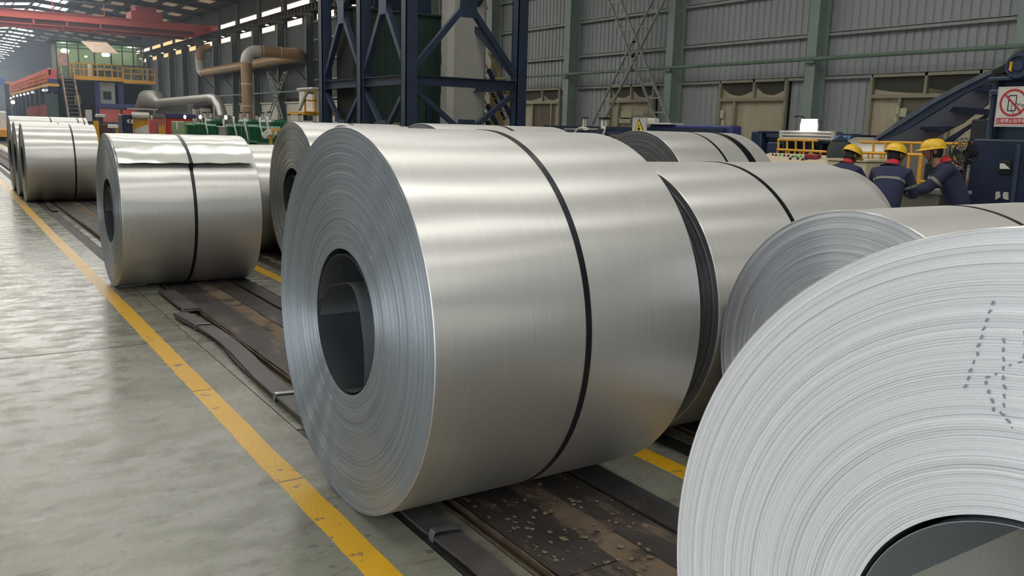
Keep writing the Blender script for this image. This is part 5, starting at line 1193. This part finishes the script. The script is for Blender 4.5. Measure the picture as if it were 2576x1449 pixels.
# phone outline and hand
ph = [(.36, .22), (.58, .22), (.58, .60), (.36, .60)]
for i in range(4): sbar(ph[i], ph[(i+1) % 4], .012, M_ink2, 'phone_outline', 1)
for pth in ([(.46, .56), (.47, .42), (.50, .40), (.53, .44), (.54, .50), (.60, .42), (.64, .43), (.65, .48), (.70, .42), (.74, .44), (.75, .50), (.79, .44), (.82, .48), (.80, .60), (.74, .70)], [(.46, .56), (.52, .66), (.62, .70)]):
    for p_, q_ in zip(pth[:-1], pth[1:]): sbar(p_, q_, .006, M_ink2, 'hand_outline', 1)
sbar((.5-.26, .40-.24*W/Hh*1.0), (.5+.27, .40+.26*W/Hh*1.1), .024, M_sred, 'slash', 3)
MB().prism([sp(.07, .78, 0), sp(.93, .78, 0), sp(.93, .93, 0), sp(.07, .93, 0)], (-.0012, 0, 0)).build('red_band', M_sred, sg)
tx = bpy.data.curves.new('sign_text', 'FONT'); tx.body = '上班禁止玩手机'; tx.size = W*.86/7*1.02; tx.align_x = 'CENTER'; tx.align_y = 'CENTER'; tx.extrude = .0004; tx.offset = .0004
to = bpy.data.objects.new('sign_lettering', tx); C.objects.link(to); tx.materials.append(mat('letter_white', rgb(235, 228, 220), .4, var=0))
to.parent = sg; q = sp(.5, .857, 3)-Vector(sg.location)
bpy.context.view_layer.update(); me_ = bpy.data.meshes.new_from_object(to.evaluated_get(bpy.context.evaluated_depsgraph_get())); bpy.data.objects.remove(to)
to = bpy.data.objects.new('sign_lettering', me_); C.objects.link(to); to.parent = sg
to.matrix_local = Matrix(((0, 0, -1, q.x), (-1, 0, 0, q.y), (0, 1, 0, q.z), (0, 0, 0, 1)))
# pedestal fan
fn = thing('pedestal_fan', 'black pedestal fan behind the standing worker in profile', 'fan', (10.9, 5.9, 0))
XFN = 10.9; c = P(2432, 386, X=XFN)
MB().tube([(XFN, c.y, 0), (XFN, c.y, c.z-.1)], .022, 8).build('pole', M_black, fn); MB().lathe([(0, 0), (0, .22), (.03, .2), (.05, .03), (.05, 0)], 24, 'Z', (XFN, c.y, 0)).build('base', M_black, fn, smooth='auto')
MB().lathe([(0, .0), (0, .05), (.1, .07), (.2, .05), (.24, 0)], 16, 'X', (XFN-.02, c.y, c.z)).build('motor', M_black, fn, smooth='auto')
b = MB()
for k in range(20):
    a = 6.283*k/20; b.tube([(XFN-.1, c.y+.03*math.cos(a), c.z+.03*math.sin(a)), (XFN-.12, c.y+.12*math.cos(a), c.z+.12*math.sin(a)), (XFN-.05, c.y+.19*math.cos(a), c.z+.19*math.sin(a)), (XFN+.02, c.y+.12*math.cos(a), c.z+.12*math.sin(a))], .0035, 5)
for r_ in (.08, .14, .19): b.tube([(XFN-.08+.1*(r_-.14), c.y+r_*math.cos(6.283*i/24), c.z+r_*math.sin(6.283*i/24)) for i in range(25)], .004, 5, cap=False)
b.build('guard_cage', M_black, fn)
for k in range(3):
    a = 2.1*k; MB().prism([(XFN-.06, c.y+.03*math.cos(a), c.z+.03*math.sin(a)), (XFN-.06, c.y+.17*math.cos(a-.3), c.z+.17*math.sin(a-.3)), (XFN-.04, c.y+.17*math.cos(a+.5), c.z+.17*math.sin(a+.5))], (.004, 0, 0)).build('blade', M_black, fn)
# pale machine parts and cables seen between the worker and the blue machine
pm = thing('pale_coiler_base', 'pale machine frame with rust-coloured bars between the profile worker and blue machine', 'machine', (12.4, 5.8, 0))
for r in ((2426, 410, 2436, 510), (2441, 410, 2452, 510)): b = MB(); xbox(b, r, 12.4, .3, 0); b.build('pale_upright', M_pale, pm)
for k in range(3): b = MB(); xbox(b, (2415, 450+6*k, 2455, 453+6*k), 12.35, .04); b.build('rust_bar', mat('rust_orange', rgb(160, 96, 60), .6), pm)
b = MB(); xbox(b, (2380, 378, 2440, 412), 12.6, .1); b.build('mesh_panel', mat('pale_mesh', rgb(150, 142, 122), .7, 0, .4, 30), pm)
for k, (pp, lb) in enumerate((([(2389, 366), (2392, 390), (2402, 410), (2430, 420)], 'thin black cable hanging in a curve behind the profile worker'), ([(2405, 364), (2403, 385), (2412, 405), (2432, 414)], 'second thin black cable drooping beside the fan'))):
    pts = [P(*q, X=11.2) for q in pp]; t = thing('hanging_cable', lb, 'cable', pts[0]); MB().tube(spline(pts, 5), .008, 5).build('cable_run', M_black, t)
t = thing('black_console', 'black box console between the two right workers', 'console', (10.9, 6.2, 0)); b = MB(); xbox(b, (2322, 410, 2352, 470), 10.9, .4, 0); b.build('body', M_dark, t)
b = MB(); xbox(b, (2345, 430, 2348, 452), 10.86, .04); b.build('pale_edge', M_pale, t)
# small grey work desk with a sheet of paper
XK = 9.35
dk = thing('work_desk', 'grey standing desk the two right workers lean over', 'desk', (XK, 5.7, 0))
y0, y1, za, zb = onX(2292, 479, 2378, 486, XK); zt3 = zb
MB().cbox(XK, XK+.55, y0, y1+.25, zt3-.035, zt3, .006).build('desk_top', mat('desk_grey', rgb(150, 148, 142), .4), dk)
y2, y3, _, _ = onX(2286, 486, 2362, 510, XK+.03); MB().cbox(XK+.04, XK+.5, y2, y3+.2, 0, zt3-.035, .005).build('desk_cabinet', mat('desk_side', rgb(136, 132, 120), .5), dk)
pts = [P(2310, 479, X=XK+.06), P(2322, 480, X=XK+.06), P(2328, 468, X=XK+.06), P(2316, 464, X=XK+.06), P(2308, 466, X=XK+.06)]
o_ = MB().prism(pts, (.02, 0, 0)).build('paper_sheet', M_white); tag(o_, 'white curled sheet of paper standing up on the grey desk', 'paper')

# ------------------------------------------------------------------ workers
M_skin = mat('skin', rgb(168, 118, 96), .55, 0, .06, 8); M_navy = mat('navy_workwear', rgb(42, 46, 74), .85, 0, .12, 9, bump=.003, bscale=22)
M_trous = mat('navy_trousers', rgb(38, 42, 66), .85, 0, .12, 9, bump=.003, bscale=22)
M_collar = mat('red_collar', rgb(190, 36, 56), .8, 0, .08, 12); M_helm = mat('yellow_helmet', rgb(232, 186, 44), .25, 0, .05, 3); M_hair = mat('black_hair', rgb(30, 27, 26), .6, 0, .2, 60)
M_refl = mat('grey_reflective_tape', rgb(128, 126, 116), .4, 0, .05); M_shoe = mat('black_boot', rgb(26, 26, 28), .5); M_eye = mat('eye_white', rgb(225, 220, 212), .3, var=0); M_lip = mat('lips', rgb(150, 84, 76), .5, var=0)
def skin_obj(name, verts, edges, radii, root, m, parent, sub=2):
    me = bpy.data.meshes.new(name); me.from_pydata(verts, edges, []); o = bpy.data.objects.new(name, me); C.objects.link(o)
    me.materials.append(m); o.parent = parent
    md = o.modifiers.new('skin', 'SKIN'); md.use_smooth_shade = True
    for i, r in enumerate(radii):
        sv = me.skin_vertices[0].data[i]; sv.radius = r if isinstance(r, tuple) else (r, r); sv.use_root = (i == root)
    s_ = o.modifiers.new('sub', 'SUBSURF'); s_.levels = sub; s_.render_levels = sub
    return o
def worker(label, loc, heading, lean, head_turn, head_down, arms, scale=1.0, stripe='back'):
    """loc: floor point; heading: compass angle (0=+Y, 90=+X) in degrees; lean: forward lean of the trunk"""
    t = thing('person', label, 'person', loc, rz=-math.radians(heading)); t.scale = (scale,)*3
    la = math.radians(lean); s_, c_ = math.sin(la), math.cos(la); hip = Vector((0, 0, .93))
    def tr(h, f=0, x=0): return hip+Vector((x, h*s_+f*c_, h*c_-f*s_))
    belly, chest, sh, nb = tr(.16), tr(.34), tr(.47), tr(.52)
    neck = nb+Vector((0, .035, .05)); hd = neck+Vector((0, .075, .10))
    V = [hip, belly, chest, sh, nb, neck]; E = [(0, 1), (1, 2), (2, 3), (3, 4), (4, 5)]
    Rb = [(.155, .115), (.14, .11), (.16, .115), (.13, .09), (.062, .062), (.056, .06)]
    Rj = [(.185, .145), (.175, .14), (.195, .145), (.165, .12), (.10, .095)]
    Vj = [hip-Vector((0, 0, .12)), belly, chest, sh, nb+Vector((0, 0, .02))]; Ej = [(0, 1), (1, 2), (2, 3), (3, 4)]
    for sd_, (el, wr) in zip((-1, 1), arms):
        shl = tr(.455, 0, .17*sd_); el = Vector(el); wr = Vector(wr); mid = shl.lerp(el, .5); fm = el.lerp(wr, .4)
        i = len(V); V += [shl, mid, el, fm, wr]; E += [(3, i), (i, i+1), (i+1, i+2), (i+2, i+3), (i+3, i+4)]; Rb += [.055, .045, .037, .036, .026]
        j = len(Vj); Vj += [shl, mid, el, fm, wr-(wr-el).normalized()*.02]; Ej += [(3, j), (j, j+1), (j+1, j+2), (j+2, j+3), (j+3, j+4)]; Rj += [.078, .068, .058, .054, .044]
        # hand: palm and five fingers
        d = (wr-el).normalized(); side = d.cross(Vector((0, 0, 1)))
        side = (side.normalized() if side.length > .1 else Vector((1, 0, 0)))*sd_; dn = Vector((0, 0, -1))
        k = len(V); V += [wr+d*.05]; E += [(i+4, k)]; Rb += [(.034, .018)]
        for f_, (off, ln) in enumerate(((-.028, .066), (-.009, .076), (.010, .070), (.028, .054))):
            q = len(V); b0 = wr+d*.085-side*off*1.0; V += [b0, b0+d*ln*.5+dn*.008, b0+d*ln*.9+dn*.028]; E += [(k, q), (q, q+1), (q+1, q+2)]; Rb += [.0095, .0085, .007]
        q = len(V); b0 = wr+d*.03-side*.04; V += [b0, b0+d*.03-side*.015+dn*.01, b0+d*.055-side*.012+dn*.022]; E += [(k, q), (q, q+1), (q+1, q+2)]; Rb += [.012, .010, .008]
    for sd_ in (-1, 1):
        i = len(V); V += [Vector((.10*sd_, 0, .86)), Vector((.11*sd_, .02, .48)), Vector((.115*sd_, -.01, .09)), Vector((.12*sd_, .11, .045))]
        E += [(0, i), (i, i+1), (i+1, i+2), (i+2, i+3)]; Rb += [.085, .058, .042, .035]
    body = skin_obj('body', [tuple(v) for v in V], E, Rb, 0, M_skin, t, 1)
    skin_obj('jacket', [tuple(v) for v in Vj], Ej, Rj, 0, M_navy, t, 2)
    VT = [hip-Vector((0, 0, .02))]; ET = []; RT = [(.165, .13)]
    for sd_ in (-1, 1):
        i = len(VT); VT += [Vector((.10*sd_, 0, .82)), Vector((.11*sd_, .02, .48)), Vector((.115*sd_, -.01, .12))]; ET += [(0, i), (i, i+1), (i+1, i+2)]; RT += [.10, .078, .068]
        MB().lathe([(0, 0), (0, .05), (.05, .055), (.11, .048), (.13, .04)], 14, 'Z').build('boot', M_shoe, t, smooth='auto', local=True, loc=(.118*sd_, -.005, 0)).scale = (1, 1, 1)
        fo = MB().cbox(-.048, .048, -.03, .19, 0, .065, .02).build('boot', M_shoe, t, local=True, loc=(.118*sd_, -.005, 0))
    skin_obj('trousers', [tuple(v) for v in VT], ET, RT, 0, M_trous, t, 2)
    # head: shaped grid with nose, brow, chin; carried on its own pivot
    b = MB(); nu, nv = 32, 24; vs = []
    for j in range(nv+1):
        ph = math.pi*j/nv; z = math.cos(ph); r = math.sin(ph)
        for i in range(nu):
            a = 2*math.pi*i/nu; x = r*math.sin(a); y = r*math.cos(a)
            X_, Y_, Z_ = x*.077, y*.096, z*.118
            front = max(0, y)
            if Z_ < -.02: X_ *= 1-.28*min(1, (-Z_-.02)/.09); Y_ = Y_*(1-.10*min(1, (-Z_-.02)/.09))+(.012*front if Z_ < -.06 else 0)
            g = math.exp(-(X_/.012)**2-((Z_+.012)/.026)**2); Y_ += front*.026*g*(1 if y > 0 else 0)
            g = math.exp(-((Z_+.058)/.010)**2-(X_/.024)**2); Y_ += front*.006*g
            g = math.exp(-((Z_-.022)/.012)**2-(X_/.05)**2); Y_ += front*.006*g
            for ex in (-.03, .03): Y_ -= front*.010*math.exp(-((X_-ex)/.014)**2-((Z_-.002)/.010)**2)
            vs.append((X_, Y_, Z_))
    fs = [(j*nu+i, j*nu+(i+1) % nu, (j+1)*nu+(i+1) % nu, (j+1)*nu+i) for j in range(nv) for i in range(nu)]
    for ex in (-1, 1):   # ears
        o0 = len(vs); n_ = 12
        for k_ in range(2):
            for i in range(n_):
                a = 2*math.pi*i/n_; vs.append((ex*(.072+.014*k_), -.008+.019*math.cos(a)*(1-.1*k_)-.006*k_, -.002+.032*math.sin(a)*(1-.1*k_)))
        fs += [(o0+i, o0+(i+1) % n_, o0+n_+(i+1) % n_, o0+n_+i) for i in range(n_)]+[tuple(o0+n_+i for i in range(n_))]
    # neck stub
    o0 = len(vs); n_ = 14
    for k_, (zz, rr_, yy) in enumerate(((-.05, .056, -.012), (-.13, .056, -.04), (-.18, .062, -.05))):
        for i in range(n_): a = 2*math.pi*i/n_; vs.append((rr_*math.sin(a), yy+rr_*math.cos(a), zz))
    for k_ in range(2): fs += [(o0+k_*n_+i, o0+k_*n_+(i+1) % n_, o0+(k_+1)*n_+(i+1) % n_, o0+(k_+1)*n_+i) for i in range(n_)]
    b.add(vs, fs)
    rot = Matrix.Rotation(-math.radians(head_turn), 4, 'Z') @ Matrix.Rotation(-math.radians(head_down), 4, 'X')
    def hput(mb, name, m, par=t, smooth='auto'):
        o = mb.build(name, m, par, smooth=smooth, local=True); o.matrix_local = Matrix.Translation(hd) @ rot; return o
    hput(b, 'head', M_skin, smooth=True)
    hair = MB(); hv = []
    for j in range(9):
        ph = math.radians(40+j*11)
        for i in range(nu):
            a = 2*math.pi*i/nu; lim = ph if math.cos(a) < .25 else min(ph, math.radians(70))
            z = math.cos(lim); r = math.sin(lim); hv.append((r*math.sin(a)*.081, r*math.cos(a)*.100-.003, z*.121))
    hair.add(hv, [(j*nu+i, j*nu+(i+1) % nu, (j+1)*nu+(i+1) % nu, (j+1)*nu+i) for j in range(8) for i in range(nu)]); hput(hair, 'hair', M_hair, smooth=True)
    for ex in (-1, 1):
        e = MB().lathe([(-.009, 0), (-.006, .008), (0, .011), (.006, .008), (.009, 0)], 10, 'Y', (ex*.03, .079, .002)); hput(e, 'eye', M_eye, smooth=True)
        hput(MB().beam((ex*.018, .091, .021), (ex*.045, .083, .021), .006, .005), 'eyebrow', M_hair)
    hput(MB().beam((-.02, .086, -.056), (.02, .086, -.056), .006, .008), 'mouth', M_lip)
    # helmet: shell with ribs, brim and visor, chin strap
    prof = []; hm = MB(); hv = []; rows = 12
    for j in range(rows+1):
        q = j/rows*math.pi/2; zz = math.sin(q)*.105; rr_ = math.cos(q)**.72
        for i in range(48):
            a = 2*math.pi*i/48; rib = 1+.022*(1-j/rows*.3)*max(0, math.cos(a*2)*0+1 if abs(math.sin(a)*rr_) < .10 or .32 < abs(math.sin(a)*rr_) < .46 else 0)*(1 if j > 2 else 0)
            hv.append((rr_*math.sin(a)*.114*rib, rr_*math.cos(a)*.136*rib, .036+zz*rib))
    fs = [(j*48+i, j*48+(i+1) % 48, (j+1)*48+(i+1) % 48, (j+1)*48+i) for j in range(rows) for i in range(48)]
    hm.add(hv, fs)
    bv = []
    for i in range(48):
        a = 2*math.pi*i/48; ext = .014+.045*max(0, math.cos(a))**3
        bv += [(math.sin(a)*.112, math.cos(a)*.134, .038), (math.sin(a)*(.114+.012), math.cos(a)*(.136+ext), .030-.012*max(0, math.cos(a))), (math.sin(a)*(.114+.012), math.cos(a)*(.136+ext), .026-.012*max(0, math.cos(a))), (math.sin(a)*.110, math.cos(a)*.132, .030)]
    bf_ = []
    for i in range(48):
        for k_ in range(4): bf_.append((4*i+k_, 4*i+(k_+1) % 4, 4*((i+1) % 48)+(k_+1) % 4, 4*((i+1) % 48)+k_))
    hm.add(bv, bf_)
    he = hput(hm, 'helmet', M_helm)
    stp = MB()
    for ex in (-1, 1): stp.tube(spline([(ex*.100, .045, .035), (ex*.084, .035, -.03), (ex*.060, .035, -.085), (0, .055, -.122)], 4), .005, 5)
    hput(stp, 'chin_strap', M_black)
    # red collar
    cl = MB(); n_ = 20; cv_ = []
    for k_, (rr_, zz) in enumerate(((.060, .035), (.068, .0), (.088, -.028), (.082, -.025))):
        for i in range(n_): a = 2*math.pi*i/n_; cv_.append((rr_*1.1*math.sin(a), rr_*math.cos(a)+zz*.1, zz+(.018 if math.cos(a) < 0 else -.01)))
    cl.add(cv_, [(k_*n_+i, k_*n_+(i+1) % n_, (k_+1)*n_+(i+1) % n_, (k_+1)*n_+i) for k_ in range(3) for i in range(n_)])
    co = cl.build('collar', M_collar, t, smooth='auto', local=True); co.matrix_local = Matrix.Translation(nb+Vector((0, -.005, .04))) @ Matrix.Rotation(-la*.8, 4, 'X')
    # reflective tape wraps the chest and the upper arms, drawn onto the jacket surface
    jk = [o for o in t.children if o.name.startswith('jacket')][0]
    def tape(center, axis, r0, w, name='reflective_tape'):
        axis = Vector(axis).normalized(); u = axis.orthogonal().normalized(); v = axis.cross(u); vs_ = []; n2 = 36
        for i in range(n2):
            a = 2*math.pi*i/n2; d = u*math.cos(a)+v*math.sin(a)
            for k_ in (-1, 1): vs_.append(Vector(center)+d*r0+axis*w/2*k_)
        o = MB().add(vs_, [(2*i, 2*((i+1) % n2), 2*((i+1) % n2)+1, 2*i+1) for i in range(n2)]).build(name, M_refl, t, local=True)
        mdf = o.modifiers.new('wrap', 'SHRINKWRAP'); mdf.target = jk; mdf.offset = .005; mdf.wrap_method = 'NEAREST_SURFACEPOINT'; mdf.wrap_mode = 'OUTSIDE_SURFACE'
        return o
    if stripe == 'back': tape(tr(.33), tr(1)-tr(0), .15, .03)
    for sd_, (el, wr) in zip((-1, 1), arms):
        shl = tr(.455, 0, .17*sd_); m_ = shl.lerp(Vector(el), .55); tape(m_, Vector(el)-shl, .10, .035)
    return t
def ground_at(px, depth):
    d = (px-1288.0)/FOC*_R+_F; d = Vector((d.x, d.y, 0)); return Vector((d.x, d.y, 0))*depth
gM = ground_at(2203, 9.5); gR = ground_at(2396, 9.75); gL = ground_at(2072, 10.8)
worker('person seen from behind in navy workwear and yellow helmet, leaning on the grey desk', (gM.x, gM.y, 0), 66, 31, 22, 14, (((-.24, .34, 1.08), (-.08, .58, 1.08)), ((.26, .32, 1.08), (.12, .60, 1.08))), 0.94)
worker('person in profile facing left, yellow helmet, red collar, arm stretched on the desk', (gR.x, gR.y, 0), -38, 29, 2, 6, (((-.20, .42, 1.10), (-.10, .68, 1.08)), ((.22, .38, 1.10), (.06, .64, 1.08))), 0.97, 'arm')
worker('person bent low behind the coils, yellow helmet tilted down over the control desk', (gL.x, gL.y, 0), 78, 42, 22, 24, (((-.24, .52, 1.02), (-.12, .72, 1.02)), ((.24, .52, 1.02), (.12, .72, 1.02))), 0.95)

# ------------------------------------------------------------------ dusty air towards the far end of the hall
hz = bpy.data.materials.new('dusty_air'); hz.use_nodes = True; nt = hz.node_tree; nt.nodes.remove(nt.nodes['Principled BSDF'])
vs_ = nt.nodes.new('ShaderNodeVolumeScatter'); vs_.inputs['Color'].default_value = (.66, .80, 1, 1); vs_.inputs['Density'].default_value = 0.0038; vs_.inputs['Anisotropy'].default_value = 0.3
nt.links.new(vs_.outputs[0], nt.nodes['Material Output'].inputs['Volume'])
tag(MB().box(HX0+.1, 20.8, 45, HY1-.5, 0.01, 10.7).build('haze', hz), 'thin bluish haze filling the far end of the hall', 'haze', kind='stuff')
